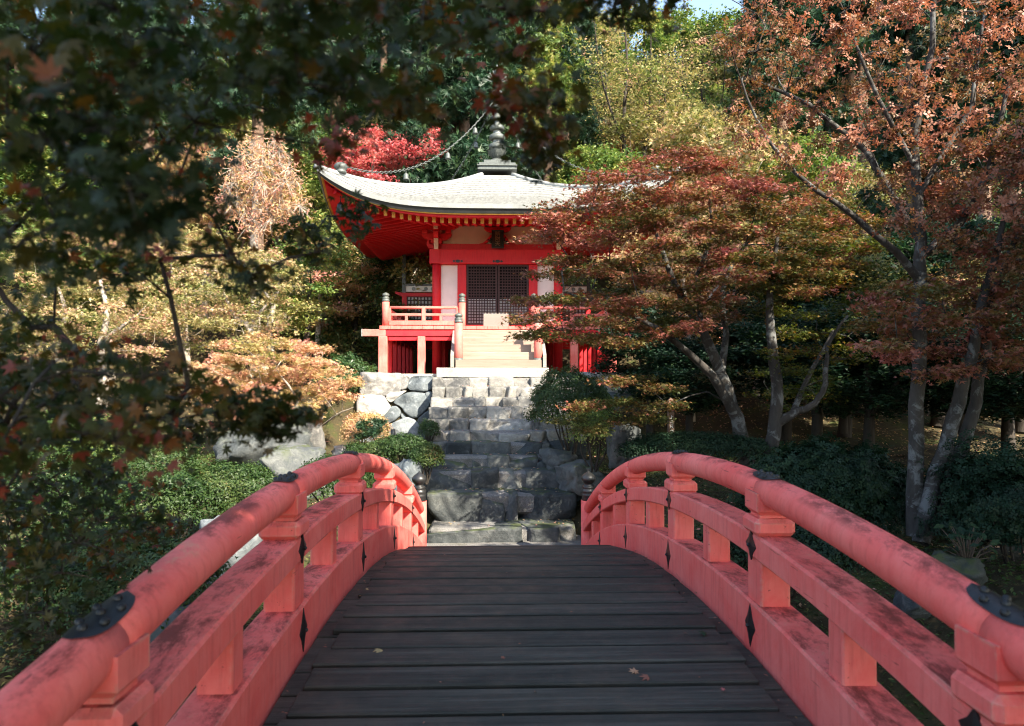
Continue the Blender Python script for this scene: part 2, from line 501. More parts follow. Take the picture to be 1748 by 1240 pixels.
def vnoise(Pn, freq, seed):
    """cheap smooth noise 0..1 for arrays of points"""
    r = np.random.default_rng(seed); out = np.zeros(len(Pn))
    for i in range(5):
        k = r.normal(size=3) * freq * (1 + .6 * i); out += np.sin(Pn @ k + r.uniform(0, 6.28)) / (1 + .5 * i)
    return np.clip(.5 + out / 4.2, 0, 1)

class Skeleton:
    def __init__(s): s.p = []; s.par = []; s.fix = {}
    def add(s, p, par, r=None):
        s.p.append(np.array(p, float)); s.par.append(par)
        if r is not None: s.fix[len(s.p) - 1] = r
        return len(s.p) - 1
    def stem(s, pts, radii, par=-1, sub=3, rng=None, wob=.0):
        pts = [np.array(p, float) for p in pts]; last = par; ids = []
        for i in range(len(pts)):
            if i > 0:
                for j in range(1, sub + 1):
                    f = j / sub
                    a = pts[max(i - 2, 0)]; b = pts[i - 1]; c = pts[i]; d = pts[min(i + 1, len(pts) - 1)]
                    q = .5 * ((2 * b) + (c - a) * f + (2 * a - 5 * b + 4 * c - d) * f * f + (-a + 3 * b - 3 * c + d) * f ** 3)
                    if rng is not None and wob: q = q + rng.normal(size=3) * wob
                    last = s.add(q, last, radii[i - 1] * (1 - f) + radii[i] * f); ids.append(last)
            else:
                last = s.add(pts[0], last, radii[0]); ids.append(last)
        return ids
    def reach(s, target, rng, wob=.06, bias=.35, arch=.12):
        target = np.array(target, float)
        Q = np.array(s.p); d = np.linalg.norm(Q - target, axis=1)
        cost = d + bias * np.maximum(0, Q[:, 2] - target[2] + .1) * 2.0
        i = int(np.argmin(cost)); a = s.p[i]; L = np.linalg.norm(target - a)
        n = max(2, int(L / .35)); last = i
        pd = s.p[i] - s.p[s.par[i]] if s.par[i] >= 0 else np.array([0, 0, 1.])
        pd = pd / (np.linalg.norm(pd) + 1e-9) * L * .35
        for j in range(1, n + 1):
            f = j / n
            q = a * (1 - f) + target * f + pd * f * (1 - f) ** 2 * 1.6 + np.array([0, 0, arch * L * math.sin(math.pi * f)])
            if j < n: q = q + rng.normal(size=3) * wob * min(1, L)
            last = s.add(q, last)
        return last
    def mesh(s, name, mat, tip=.006, power=.48, sides=7, twigs=()):
        n = len(s.p); cnt = np.zeros(n); kids = [[] for _ in range(n)]
        for i, q in enumerate(s.par):
            if q >= 0: kids[q].append(i)
        for i in range(n - 1, -1, -1):
            cnt[i] += 1 if not kids[i] else 0
            if s.par[i] >= 0: cnt[s.par[i]] += cnt[i]
        R = tip * np.maximum(cnt, 1) ** power
        for i, r in s.fix.items(): R[i] = r
        for i in range(n):
            if s.par[i] >= 0 and i not in s.fix: R[i] = min(R[i], R[s.par[i]] * .92)
        mb = MB(); mb.smooth = True
        done = set()
        for i in range(n):
            heads = [i] if s.par[i] < 0 else []
            for h in heads: done.add(h)
        # chains: follow the thickest child, start new tubes at forks
        starts = [(i, None) for i in range(n) if s.par[i] < 0]
        while starts:
            i, frm = starts.pop()
            chain = ([frm] if frm is not None else []) + [i]
            cur = i
            while kids[cur]:
                ks = sorted(kids[cur], key=lambda k: -R[k])
                for k in ks[1:]: starts.append((k, cur))
                cur = ks[0]; chain.append(cur)
            if len(chain) >= 2:
                rr = [R[k] for k in chain]
                if frm is not None: rr[0] = min(rr[0], rr[1] * 1.25)
                big = max(rr)
                mb.tube([s.p[k] for k in chain], rr, n=sides if big > .03 else (5 if big > .012 else 3), caps=False)
        for a, b, r in twigs:
            m = (np.array(a) + np.array(b)) / 2 + np.array([0, 0, .04 * np.linalg.norm(np.array(b) - np.array(a))])
            mb.tube([a, m, b], [r, r * .8, r * .4], n=3, caps=False)
        return mb.mesh(name, mat)

def grow_pad(rng, c, rh, rv, n_tw, n_lf, spread, up=.7, flat=.5, droop=0.0):
    """twig ends inside a flattened cloud and the leaves round them"""
    u = unit(rng, n_tw) * (rng.uniform(.15, 1, size=(n_tw, 1)) ** .5)
    E = c + u * np.array([rh, rh, rv]); E[:, 2] -= droop * ((u[:, 0] ** 2 + u[:, 1] ** 2)) * rh
    k = rng.poisson(n_lf, n_tw) + 1
    idx = np.repeat(np.arange(n_tw), k); n = len(idx)
    C = E[idx] + rng.normal(size=(n, 3)) * np.array([spread, spread, spread * flat])
    back = (c - E)[idx] * rng.uniform(0, .45, size=(n, 1)); C = C + back
    N = np.array([0, 0, up]) + unit(rng, n) * .75
    return E, C, N, idx

def make_tree(name, label, cat, group, stems, pads, leaf, mat, size, seed, n_tw=12, n_lf=24, spread=.11, up=.8, flat=.5,
              tint=(.5, .2), tip=.006, bark_m='bark', twig_r=.004, droop=.0, twig_share=.6, bias=.35, arch=.1, origin=None,
              power=.48, tfreq=1.2, trend=None, wob=.06, sides=8):
    rng = np.random.default_rng(seed)
    sk = Skeleton()
    base = np.array(stems[0][0][0], float) if origin is None else np.array(origin, float)
    for st in stems:
        pts = [np.array(p, float) - base for p, r in st]; rad = [r for p, r in st]
        if sk.p and len(st) > 1:
            Q = np.array(sk.p); d = np.linalg.norm(Q - pts[0], axis=1); j = int(np.argmin(d))
            if d[j] < .35:
                sk.stem(pts[1:] if len(pts) > 2 else pts, rad[1:] if len(pts) > 2 else rad, par=j, rng=rng, wob=.012); continue
        sk.stem(pts, rad, rng=rng, wob=.012)
    P0 = [(np.array(c, float) - base, rh, rv) for c, rh, rv in pads]
    trunk_pts = np.array(sk.p)
    P0.sort(key=lambda q: np.min(np.linalg.norm(trunk_pts - q[0], axis=1)))
    Cs, Ns, Ts, tw = [], [], [], []
    for c, rh, rv in P0:
        sk.reach(c, rng, bias=bias, arch=arch, wob=wob)
        E, C, N, idx = grow_pad(rng, c, rh, rv, n_tw, n_lf, spread, up, flat, droop)
        for e in E:
            if rng.random() < twig_share: tw.append((c, e, twig_r))
        Cs.append(C); Ns.append(N)
        tt = rng.normal(tint[0], tint[1] * .5)
        tl = np.full(len(C), tt) + rng.normal(size=len(E))[idx] * tint[1] * .45 + rng.normal(size=len(C)) * tint[1] * .5
        Ts.append(tl)
    C = np.concatenate(Cs); N = np.concatenate(Ns); T = np.concatenate(Ts)
    T = T + (vnoise(C, tfreq, seed) - .5) * tint[1] * 1.4
    if trend is not None: T = T + trend(C + base)
    S = size * rng.uniform(.7, 1.25, len(C))
    root = empty(name, base)
    tag(root, label, cat, group)
    link('trunk', sk.mesh('trunk', M[bark_m], tip=tip, twigs=tw, power=power, sides=sides), root)
    link('crown', leaf_mesh('crown', leaf, C, N, S, T, M[mat], rng), root)
    return root

def copy_tree(root, loc, rot=0, sc=1.0, label=None, cat=None, group=None, leaf=None, bark_m=None, name=None, szf=1.0):
    c = root.copy(); COL.objects.link(c)
    if name: c.name = name
    c.location = loc; c.rotation_euler = (0, 0, rot); c.scale = (sc, sc, sc * szf)
    if label: c['label'] = label
    if cat: c['category'] = cat
    if group: c['group'] = group
    for ch in root.children:
        k = ch.copy(); COL.objects.link(k); k.parent = c
        if leaf and ch.name.split('.')[0] in ('crown', 'foliage'):
            k.material_slots[0].link = 'OBJECT'; k.material_slots[0].material = M[leaf]
        if bark_m and ch.name.split('.')[0] == 'trunk':
            k.material_slots[0].link = 'OBJECT'; k.material_slots[0].material = M[bark_m]
    return c

def in_poly(x, y, poly):
    r = False; j = len(poly) - 1
    for i in range(len(poly)):
        xi, yi = poly[i]; xj, yj = poly[j]
        if (yi > y) != (yj > y) and x < (xj - xi) * (y - yi) / (yj - yi) + xi: r = not r
        j = i
    return r
def poly_pads(rng, poly, n, d0, d1, rh, rv, sep=0.0, tries=60):
    xs = [p[0] for p in poly]; ys = [p[1] for p in poly]; out = []; pix = []
    for _ in range(n * tries):
        if len(out) >= n: break
        x, y = rng.uniform(min(xs), max(xs)), rng.uniform(min(ys), max(ys))
        if not in_poly(x, y, poly): continue
        if any((x - a) ** 2 + (y - b) ** 2 < sep * sep for a, b in pix): continue
        pix.append((x, y)); d = rng.uniform(d0, d1)
        k = rng.uniform(.8, 1.25)
        out.append((np.array(P(x, y, d)), rh * k, rv * k))
    return out

def make_bush(name, label, group, c, rx, ry, rz, n, mat, size, seed, leaf='oval', tint=(.5, .2), rough=.12, cat='bush', stems=3, trend=None, clip_floor=True):
    """c: centre of the base on the ground"""
    rng = np.random.default_rng(seed); c = np.array(c, float)
    u = unit(rng, n); u[:, 2] = np.where(u[:, 2] < -.25, -u[:, 2], u[:, 2])
    k = 1 + (vnoise(u * 3, 1.6, seed) - .5) * rough * 4 + (vnoise(u * 9, 1.6, seed + 1) - .5) * rough * 2
    depth = 1 - np.abs(rng.normal(size=n)) * .10
    C = u * (k * depth)[:, None] * np.array([rx, ry, rz * .5]); C[:, 2] += rz * .5
    C += rng.normal(size=(n, 3)) * size * .5
    N = u * np.array([1 / rx, 1 / ry, 2 / rz]) ; N /= np.linalg.norm(N, axis=1, keepdims=True)
    N = N + unit(rng, n) * .8 + np.array([0, 0, .25])
    T = tint[0] + (vnoise(C, 4.0, seed + 2) - .5) * tint[1] * 2.2 + rng.normal(size=n) * tint[1] * .6
    if trend is not None: T = T + trend(C, u)
    root = empty(name, c); tag(root, label, cat, group)
    link('foliage', leaf_mesh('foliage', leaf, C, N, size * rng.uniform(.7, 1.3, n), T, M[mat], rng), root)
    mb = MB(); mb.smooth = True
    for i in range(stems * 3):
        a = rng.uniform(0, 6.28); r0 = rng.uniform(0, .12); r1 = rng.uniform(.3, .75)
        p0 = np.array([math.cos(a) * r0 * rx, math.sin(a) * r0 * ry, -.15])
        p2 = np.array([math.cos(a) * r1 * rx, math.sin(a) * r1 * ry, rz * rng.uniform(.45, .75)])
        p1 = (p0 + p2) / 2 + np.array([0, 0, -.1 * rz]) + rng.normal(size=3) * .04
        mb.tube([p0, p1, p2], [.022, .016, .008], n=5, caps=False)
    link('stem', mb.mesh('stem', M['bark']), root)
    return root

# ------------------------------------------------------------------ stones
def rock_mesh(name, size, seed, mat, n=7, blocky=.55, rough=.10, facets=5):
    """irregular stone inside a box of the given size, centre at origin"""
    rng = np.random.default_rng(seed)
    mb = MB(); mb.smooth = True
    vid = {}
    vs = []; fs = []
    def vert(p):
        k = tuple(round(x, 4) for x in p)
        if k not in vid:
            vid[k] = len(vs); vs.append(p)
        return vid[k]
    g = np.linspace(-1, 1, n)
    for ax in range(3):
        for sg in (-1, 1):
            for i in range(n - 1):
                for j in range(n - 1):
                    q = []
                    for a, b in ((0, 0), (1, 0), (1, 1), (0, 1)):
                        p = [0, 0, 0]; p[ax] = sg; p[(ax + 1) % 3] = g[i + a]; p[(ax + 2) % 3] = g[j + b]
                        q.append(vert(tuple(p)))
                    fs.append(tuple(q) if sg > 0 else tuple(reversed(q)))
    V = np.array(vs, float)
    sph = V / np.linalg.norm(V, axis=1, keepdims=True)
    V = V * blocky + sph * (1 - blocky) * 1.08
    for _ in range(facets):
        nrm = unit(rng, 1)[0]; off = rng.uniform(.72, .95)
        d = V @ nrm - off; V = V - np.outer(np.maximum(d, 0) * .85, nrm)
    sd = int(rng.integers(1, 9999))
    nz = (vnoise(V * 1.6, 1.3, sd) - .5) * rough * 2.2 + (vnoise(V * 4.0, 1.5, sd + 1) - .5) * rough * 1.1 + (vnoise(V * 9.0, 1.5, sd + 2) - .5) * rough * .55
    V = V * (1 + nz)[:, None]
    V = V * (np.array(size) / 2)
    mb.add(V, fs)
    return mb.mesh(name, mat)

def stone_obj(name, c, size, seed, mat, parent=None, rot=(0, 0, 0), **kw):
    o = link(name, rock_mesh(name, size, seed, mat, **kw), parent)
    o.location = Vector(c) - (wpos(parent) if parent is not None else Vector((0, 0, 0))); o.rotation_euler = rot
    return o

def face_stone(name, poly, origin_fn, nrm, depth, bulge, seed, mat, parent, step=.09):
    """a wall stone whose face outline is poly (list of world points), pushed back by depth, face bulging by bulge"""
    rng = np.random.default_rng(seed)
    pts = [np.array(p, float) for p in poly]
    out = []
    for i in range(len(pts)):
        a, b = pts[i], pts[(i + 1) % len(pts)]; L = np.linalg.norm(b - a); k = max(2, int(L / step))
        for j in range(k):
            out.append(a + (b - a) * j / k)
    out = np.array(out); c = out.mean(0); nrm = np.array(nrm, float)
    # soften corners
    for _ in range(1): out = .5 * out + .25 * (np.roll(out, 1, 0) + np.roll(out, -1, 0))
    out = c + (out - c) * 1.07
    out += rng.normal(size=out.shape) * .006
    rings = [(1.0, -depth), (1.0, -.03), (.985, .01), (.95, 1), (.84, 1), (.70, 1), (.54, 1), (.37, 1), (.18, 1)]
    rad = np.abs(out - c).max(); planes = [(rng.uniform(.7, 1.25) * bulge, rng.normal(size=3) * np.array([.30, 0, .30]) * bulge / (.5 * rad)) for _ in range(5)]
    vs = []; fs = []; m = len(out)
    tilt = rng.normal(size=3) * .16
    for s_, off in rings:
        Q = c + (out - c) * s_
        nz = (vnoise(Q * 3.5, 1.4, seed) - .5) * .10 + (vnoise(Q * 11, 1.4, seed + 1) - .5) * .045
        if off == 1:
            h = np.min([b_ + (Q - c) @ g_ for b_, g_ in planes], axis=0)
            off = np.clip(h, .015, 2 * bulge) * min(1, .45 + (1 - s_) * 5.5) + nz * min(1, (1 - s_) * 6)
        else: off = np.full(len(Q), off)
        Q = Q + nrm * off[:, None]
        vs += list(Q)
    for r in range(len(rings) - 1):
        for i in range(m):
            fs.append((r * m + i, r * m + (i + 1) % m, (r + 1) * m + (i + 1) % m, (r + 1) * m + i))
    fs.append(tuple((len(rings) - 1) * m + i for i in range(m)))
    mb = MB(); mb.smooth = True; mb.add(vs, fs)
    o = mb.build(name, mat, parent, origin=c)
    recalc(o)
    return o

# ================================================================== SETTING: ground, pond
AX = 0.205                                    # x of the common axis of bridge, stairs and hall
STEPS = [(903, 12.6), (844, 13.3), (806, 13.9), (779, 14.5), (757, 15.0), (737, 15.5), (717, 16.0), (696, 16.5), (679, 17.0), (661, 17.5), (645, 18.0)]
STEP_Z = [P(838, y, d).z for y, d in STEPS]
def stair_h(y):
    if y < 12.6: return -3.05
    return float(np.interp(y, [d for _, d in STEPS], STEP_Z)) - .7
def smooth(a, b, x):
    t = min(1, max(0, (x - a) / (b - a))); return t * t * (3 - 2 * t)
def ground_h(x, y):
    side = float(np.interp(y, [-40, -6, -3, 0.5, 4.5, 7.5, 9.5, 12, 15, 17.8, 19.5, 22, 26, 30, 60, 130],
                           [-1.6, -1.9, -3.0, -4.2, -4.2, -2.9, -2.5, -2.2, -2.0, -1.75, -1.3, -.7, .2, 2.0, 17.5, 60]))
    far = smooth(3.0, 5.5, abs(x - AX)) if y < 9 else 1.0
    if y < 9: side = side * (1 - far) + max(side, -2.2) * far
    cut = 1 - smooth(1.35, 2.1, abs(x - AX))
    if 8.5 < y < 18.4: side = side * (1 - cut) + min(side, stair_h(y)) * cut
    if 15.5 < y < 18.6 and -4 < x < -1: side = side * .2 + .8 * min(side, -2.0)
    if y > 17 and y < 30 and abs(x - AX) < 5.4:
        k = smooth(17.8, 18.6, y) * (1 - smooth(26, 29, y)) * (1 - smooth(3.6, 5.2, abs(x - AX)))
        side = side * (1 - k) + (-.12) * k
    n = mnoise.noise(Vector((x * .35, y * .35, 0))) * .22 + mnoise.noise(Vector((x * 1.3, y * 1.3, 3))) * .06
    if y > 32: n *= 1 + (y - 32) * .12
    return side + n * (1 if cut < .5 or y > 18 else .2)
mb = MB(); mb.smooth = True
gx = sorted(set([round(v, 3) for v in np.concatenate([np.linspace(-170, -20, 16), np.linspace(-20, -6, 22), np.linspace(-6, 6, 61), np.linspace(6, 20, 22), np.linspace(20, 170, 16)])]))
gy = sorted(set([round(v, 3) for v in np.concatenate([np.linspace(-120, -8, 10), np.linspace(-8, 30, 140), np.linspace(30, 60, 31), np.linspace(60, 400, 18)])]))
gv = []
for y in gy:
    for x in gx:
        gv.append((x, y, ground_h(x, y)))
nx = len(gx)
gf = [(j * nx + i, j * nx + i + 1, (j + 1) * nx + i + 1, (j + 1) * nx + i) for j in range(len(gy) - 1) for i in range(nx - 1)]
mb.add(gv, gf)
g = mb.build('ground', M['ground']); tag(g, 'leaf strewn garden soil and wooded hillside behind the hall', 'ground', kind='structure')
mb = MB(); mb.add([(-30, -6, -3.72), (30, -6, -3.72), (30, 8.2, -3.72), (-30, 8.2, -3.72)], [(0, 1, 2, 3)])
tag(mb.build('water', M['water']), 'dark still pond water under the arched bridge', 'pond', kind='structure')
mb = MB()
pv = []
for j, y in enumerate(np.linspace(11.0, 13.4, 8)):
    for x in (AX - 1.6, AX + 1.6): pv.append((x, y, -2.985 if y < 12.5 else -2.985))
mb.add(pv, [(2 * j, 2 * j + 1, 2 * j + 3, 2 * j + 2) for j in range(7)])
tag(mb.build('path', M['gravel']), 'grey gravel path between bridge end and stone steps', 'path', kind='structure')

# ================================================================== BRIDGE
KB, D0, ZA, WB, HM, HT, BOFF, RT = .0303, 4.232, -1.525, 2.5, .644, .8785, .1, .085
BX = .212
def deck_z(y): return ZA - KB * (y - D0) ** 2
Y_END, Y_START = 11.25, 2 * D0 - 11.25
bridge = empty('arched_bridge', (BX, D0, deck_z(D0)))
tag(bridge, 'arched red wooden footbridge with dark plank deck leading to the stone steps', 'bridge')
rngb = random.Random(5)
# deck planks, each a full-width board with a slightly narrower raised tread
def slope(y): return -2 * KB * (y - D0)
y = Y_START; k = 0
pw = .240
while y < Y_END - .05:
    w = pw * rngb.uniform(.95, 1.05)
    yc = y + w / 2; z = deck_z(yc); a = math.atan(slope(yc))
    Mx = Matrix.Rotation(a, 3, 'X')
    mb = MB(); up = Mx @ Vector((0, 0, 1))
    dz = rngb.uniform(-.004, .004)
    mb.box(Vector((BX, yc, z + dz)) - up * .035, (WB - .03, w - .014, .05), Mx, .006)
    ins = rngb.uniform(.10, .15)
    mb.box(Vector((BX + rngb.uniform(-.015, .015), yc + .004, z + dz)) + up * .004, (WB - 2 * ins, w - .036, .034), Mx, .007)
    mb.build('plank', M['deck'], bridge)
    y += w; k += 1
for s in (-1, 1):
    mb = MB()
    ys = np.linspace(Y_START, Y_END, 29)
    for a, b in zip(ys[:-1], ys[1:]):
        mb.bar((BX + s * .8, a, deck_z(a) - .21), (BX + s * .8, b, deck_z(b) - .21), .22, .28)
    mb.build('girder', M['deck_side'], bridge)
for yy in (1.6, 6.8):
    for s in (-1, 1):
        mb = MB(); mb.smooth = True
        mb.tube([(BX + s * 1.0, yy, -4.5), (BX + s * 1.0, yy, deck_z(yy) - .3)], .13, 14)
        mb.build('pier', M['rail'], bridge)
    mb = MB(); mb.box((BX, yy, deck_z(yy) - .42), (3.0, .24, .2), None, .02); mb.build('pier_beam', M['rail'], bridge)

def sweep(mb, xc, w, h0, h1, ys, ch=.012):
    """beam of rectangular section (bevelled) following the arch, from h0 to h1 above the deck line"""
    prof = [(-w / 2 + ch, h0), (w / 2 - ch, h0), (w / 2, h0 + ch), (w / 2, h1 - ch), (w / 2 - ch, h1), (-w / 2 + ch, h1), (-w / 2, h1 - ch), (-w / 2, h0 + ch)]
    vs = []
    for yv in ys:
        for (px, pz) in prof: vs.append((xc + px, yv, deck_z(yv) + pz))
    n = len(prof); fs = []
    for i in range(len(ys) - 1):
        for k in range(n):
            fs.append((i * n + k, i * n + (k + 1) % n, (i + 1) * n + (k + 1) % n, (i + 1) * n + k))
    fs.append(tuple(reversed(range(n)))); fs.append(tuple((len(ys) - 1) * n + k for k in range(n)))
    mb.add(vs, fs)

POSTS = [2.1 + 1.83 * i for i in range(-2, 5)]
GIB = [(.0, .0), (.1, 0), (.105, .02), (.098, .05), (.105, .07), (.105, .10), (.096, .115), (.105, .135), (.105, .16), (.094, .175), (.088, .20), (.10, .215),
       (.082, .23), (.062, .245), (.060, .262), (.085, .285), (.105, .315), (.112, .345), (.104, .375), (.080, .405), (.048, .43), (.020, .452), (.004, .475)]
for s, side in ((-1, 'left'), (1, 'right')):
    xin = BX + s * WB / 2
    xc = BX + s * (WB / 2 + BOFF)
    mb = MB()
    ys = np.linspace(Y_START + .08, Y_END - .08, 60)
    sweep(mb, xc, .21, -.06, .262, ys)
    rail = mb.build('railing', M['rail'], bridge, origin=(xc, D0, deck_z(D0)))
    rail['label'] = side + ' bridge railing of faded red timber'
    mb = MB(); sweep(mb, xc, .195, .505, HM, ys); mb.build('middle_beam', M['rail'], rail)
    # handrail in lengths that meet at the posts
    cuts = [Y_START - .02] + POSTS + [Y_END + .02]
    for a, b in zip(cuts[:-1], cuts[1:]):
        if a > 0 and b > Y_END: b = Y_END - .02
        mb = MB(); mb.smooth = True
        yy = np.linspace(a + .001, b - .001, 15)
        mb.tube([(xc, v, deck_z(v) + HT) for v in yy], RT, 22)
        mb.build('handrail', M['rail'], rail)
    for i, yp in enumerate(POSTS):
        a = math.atan(slope(yp)); Mx = Matrix.Rotation(a, 3, 'X'); z = deck_z(yp)
        ctr = Vector((xc, yp, z))
        # lower cushion block, waist and saddle
        mb = MB(); mb.box(ctr + Vector((0, 0, HM + .045)), (.225, .225, .094), None, .022); mb.build('cushion_block', M['rail'], rail)
        mb = MB()
        zz = HM + .088
        prof = [(.075, zz), (.075, zz + .02), (.10, zz + .045), (.10, HT - .002)]
        vs = []
        for (hw, hz) in prof:
            for (ux, uy) in ((-1, -1), (1, -1), (1, 1), (-1, 1)):
                vs.append(ctr + Vector((ux * hw * .98, uy * hw * .92, hz - (slope(yp) * 0))))
        fs = [(0, 3, 2, 1), (12, 13, 14, 15)]
        for r in range(3):
            for q in range(4): fs.append((r * 4 + q, r * 4 + (q + 1) % 4, (r + 1) * 4 + (q + 1) % 4, (r + 1) * 4 + q))
        mb.add(vs, fs); mb.build('saddle_block', M['rail'], rail)
        # post under the block
        mb = MB(); mb.box(ctr + Vector((0, 0, .385)), (.165, .20, .30), None, .008); mb.build('post', M['rail'], rail)
        # metal plate with nails over the handrail joint
        mb = MB(); mb.smooth = True
        L, A = .15, .66; vs = []; fs = []; nu, nv = 14, 9
        for iu in range(nu + 1):
            u = -1 + 2 * iu / nu; half = A * math.sqrt(max(0.0, 1 - abs(u) ** 2.6)) + .02
            for iv in range(nv + 1):
                th = half * (-1 + 2 * iv / nv); yv = yp + u * L; r = RT + .006
                vs.append((xc + r * math.sin(th), yv, deck_z(yv) + HT + r * math.cos(th)))
        for iu in range(nu):
            for iv in range(nv):
                q = iu * (nv + 1) + iv; fs.append((q, q + nv + 1, q + nv + 2, q + 1))
        mb.add(vs, fs)
        # rim back to the rail surface
        ring = [iu * (nv + 1) for iu in range(nu + 1)] + [iu * (nv + 1) + nv for iu in range(nu, -1, -1)]
        for u, th in ((-.62, 0), (0, 0), (.62, 0), (-.3, .4), (-.3, -.4), (.3, .4), (.3, -.4)):
            yv = yp + u * L; r = RT + .006
            c = Vector((xc + r * math.sin(th), yv, deck_z(yv) + HT + r * math.cos(th)))
            for q in range(1):
                R = Matrix.Rotation(th, 3, 'Y'); pr = [(.014, -.004), (.014, .004), (.010, .011), (.004, .014)]
                b0 = len(mb.v); n = 8; lv = []
                for (rr, hh) in pr:
                    for kk in range(n):
                        an = 2 * math.pi * kk / n; lv.append(c + R @ Vector((rr * math.cos(an), rr * math.sin(an), hh)))
                lf = [(r_ * n + kk, r_ * n + (kk + 1) % n, (r_ + 1) * n + (kk + 1) % n, (r_ + 1) * n + kk) for r_ in range(3) for kk in range(n)] + [tuple(3 * n + kk for kk in range(n))]
                mb.add(lv, lf)
        mb.build('metal_plate', M['iron'], rail)
        # lozenge fittings on the inner faces of both beams
        for hz, hh in ((.575, .085), (.125, .12)):
            mb = MB()
            xf = xc - s * (.0975 if hz > .3 else .105)
            sl = slope(yp)
            pts = []
            nn = 6
            for (u, v) in ((0, -1), (.45, -.42), (1, 0), (.45, .42), (0, 1), (-.45, .42), (-1, 0), (-.45, -.42)):
                pts.append(Vector((xf - s * .004, yp + u * .075, z + hz + v * hh + sl * u * .075)))
            c = Vector((xf - s * .014, yp, z + hz))
            c2 = [Vector((xf - s * .012, yp + u * .03, z + hz + v * .03)) for (u, v) in ((0, -1), (1, 0), (0, 1), (-1, 0))]
            base = [p + Vector((s * .008, 0, 0)) for p in pts]
            mb.add(pts + [c] + base, [(i_, (i_ + 1) % 8, 8) for i_ in range(8)] + [(i_, 9 + i_, 9 + (i_ + 1) % 8, (i_ + 1) % 8) for i_ in range(8)])
            mb.lathe([(.012, 0), (.012, .006), (.006, .012)], (0, 0, 0), 8)
            o = mb.v
            for q in range(len(o) - 24, len(o)):
                vx = o[q]; o[q] = (c[0] - s * vx[2], c[1] + vx[0], c[2] + vx[1])
            recalc(mb.build('lozenge_fitting', M['iron'], rail))
    for ya, yb in zip(POSTS[:-1], POSTS[1:]):
        ym = (ya + yb) / 2; z = deck_z(ym)
        mb = MB(); mb.box((xc, ym, z + .385), (.15, .13, .29), None, .008); mb.build('strut', M['rail'], rail)
    ym = POSTS[-1] + .915
    mb = MB(); mb.box((xc, ym, deck_z(ym) + .385), (.15, .13, .29), None, .008); mb.build('strut', M['rail'], rail)
    for ye in (Y_END, Y_START):
        zb = deck_z(ye)
        mb = MB(); mb.smooth = True
        mb.tube([(xc, ye, zb - .3), (xc, ye, zb + .02), (xc, ye, zb + 1.02)], .118, 26)
        nw = mb.build('newel_post', M['rail'], rail)
        mb = MB(); mb.smooth = True
        mb.lathe([(.0, 0)] + [(r * 1.06, h) for r, h in GIB[1:]], (xc, ye, zb + 1.02), 26); mb.build('newel_cap', M['black'], rail)

# ================================================================== STONE STAIRCASE
stairs = empty('stone_staircase', (AX, 12.5, -3.0))
tag(stairs, 'rough stone staircase climbing from the bridge to the red hall', 'staircase')
rngs = random.Random(11)
# per step: left px edge, right px edge, joints (px) of the stones as seen in the photo
ROWS = [(728, 985, [888, 954]), (730, 985, [820, 862, 884, 985]), (722, 992, [805, 851, 899]), (742, 985, [807, 832, 870, 918]),
        (722, 938, [762, 804, 872, 926]), (727, 935, [768, 801, 852, 905]), (730, 920, [766, 799, 836, 908]), (733, 915, [764, 800, 832, 869, 891]),
        (736, 915, [772, 811, 828, 858, 884]), (738, 915, [761, 784, 806, 836, 858, 888]), (738, 945, [762, 800, 834, 876, 906])]
for i, ((yt, d), (xl, xr, joints)) in enumerate(zip(STEPS, ROWS)):
    z1 = STEP_Z[i]; z0 = (STEP_Z[i - 1] if i else -3.05) - .26
    edges = [xl] + [j for j in joints if xl < j < xr] + [xr]
    if xr < 985: edges.append(min(xr + 70, 1000))
    depth = .95 if i < 10 else .8
    for a, b in zip(edges[:-1], edges[1:]):
        if b - a < 8: continue
        xa, xb = P(a, yt, d).x, P(b, yt, d).x
        zt = z1 + rngs.uniform(-.012, .012)
        jy = rngs.uniform(-.03, .03)
        mat = M['stone_dark'] if i < 5 else M['stone']  # sun and shade put into the colour: upper rows paler, lower rows darker
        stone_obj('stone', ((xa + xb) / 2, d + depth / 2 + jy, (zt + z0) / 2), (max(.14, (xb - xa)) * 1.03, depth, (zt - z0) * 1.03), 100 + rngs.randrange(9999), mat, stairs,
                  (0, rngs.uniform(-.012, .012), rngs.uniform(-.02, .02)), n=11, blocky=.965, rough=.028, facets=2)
# cobbles and earth filling the treads
for i in range(11):
    d = STEPS[i][1]; dn = STEPS[i + 1][1] if i < 10 else 18.6
    x0, x1 = P(ROWS[i][0], 700, d).x, P(max(ROWS[i][1], 985 if i < 4 else 940), 700, d).x
    mb = MB(); mb.box(((x0 + x1) / 2, (d + dn) / 2 + .38, STEP_Z[i] - .215), (x1 - x0 - .06, dn - d + .5, .4), None, .05)
    mb.build('tread_bed', M['gravel'], stairs)
mb = MB(); sl = [P(745, 628, 18.35), P(937, 628, 18.35)]
mb.box(((sl[0].x + sl[1].x) / 2, 18.35 + .42, sl[0].z - .125), (sl[1].x - sl[0].x, .84, .25), None, .012)
mb.build('top_slab', M['slab'], stairs)

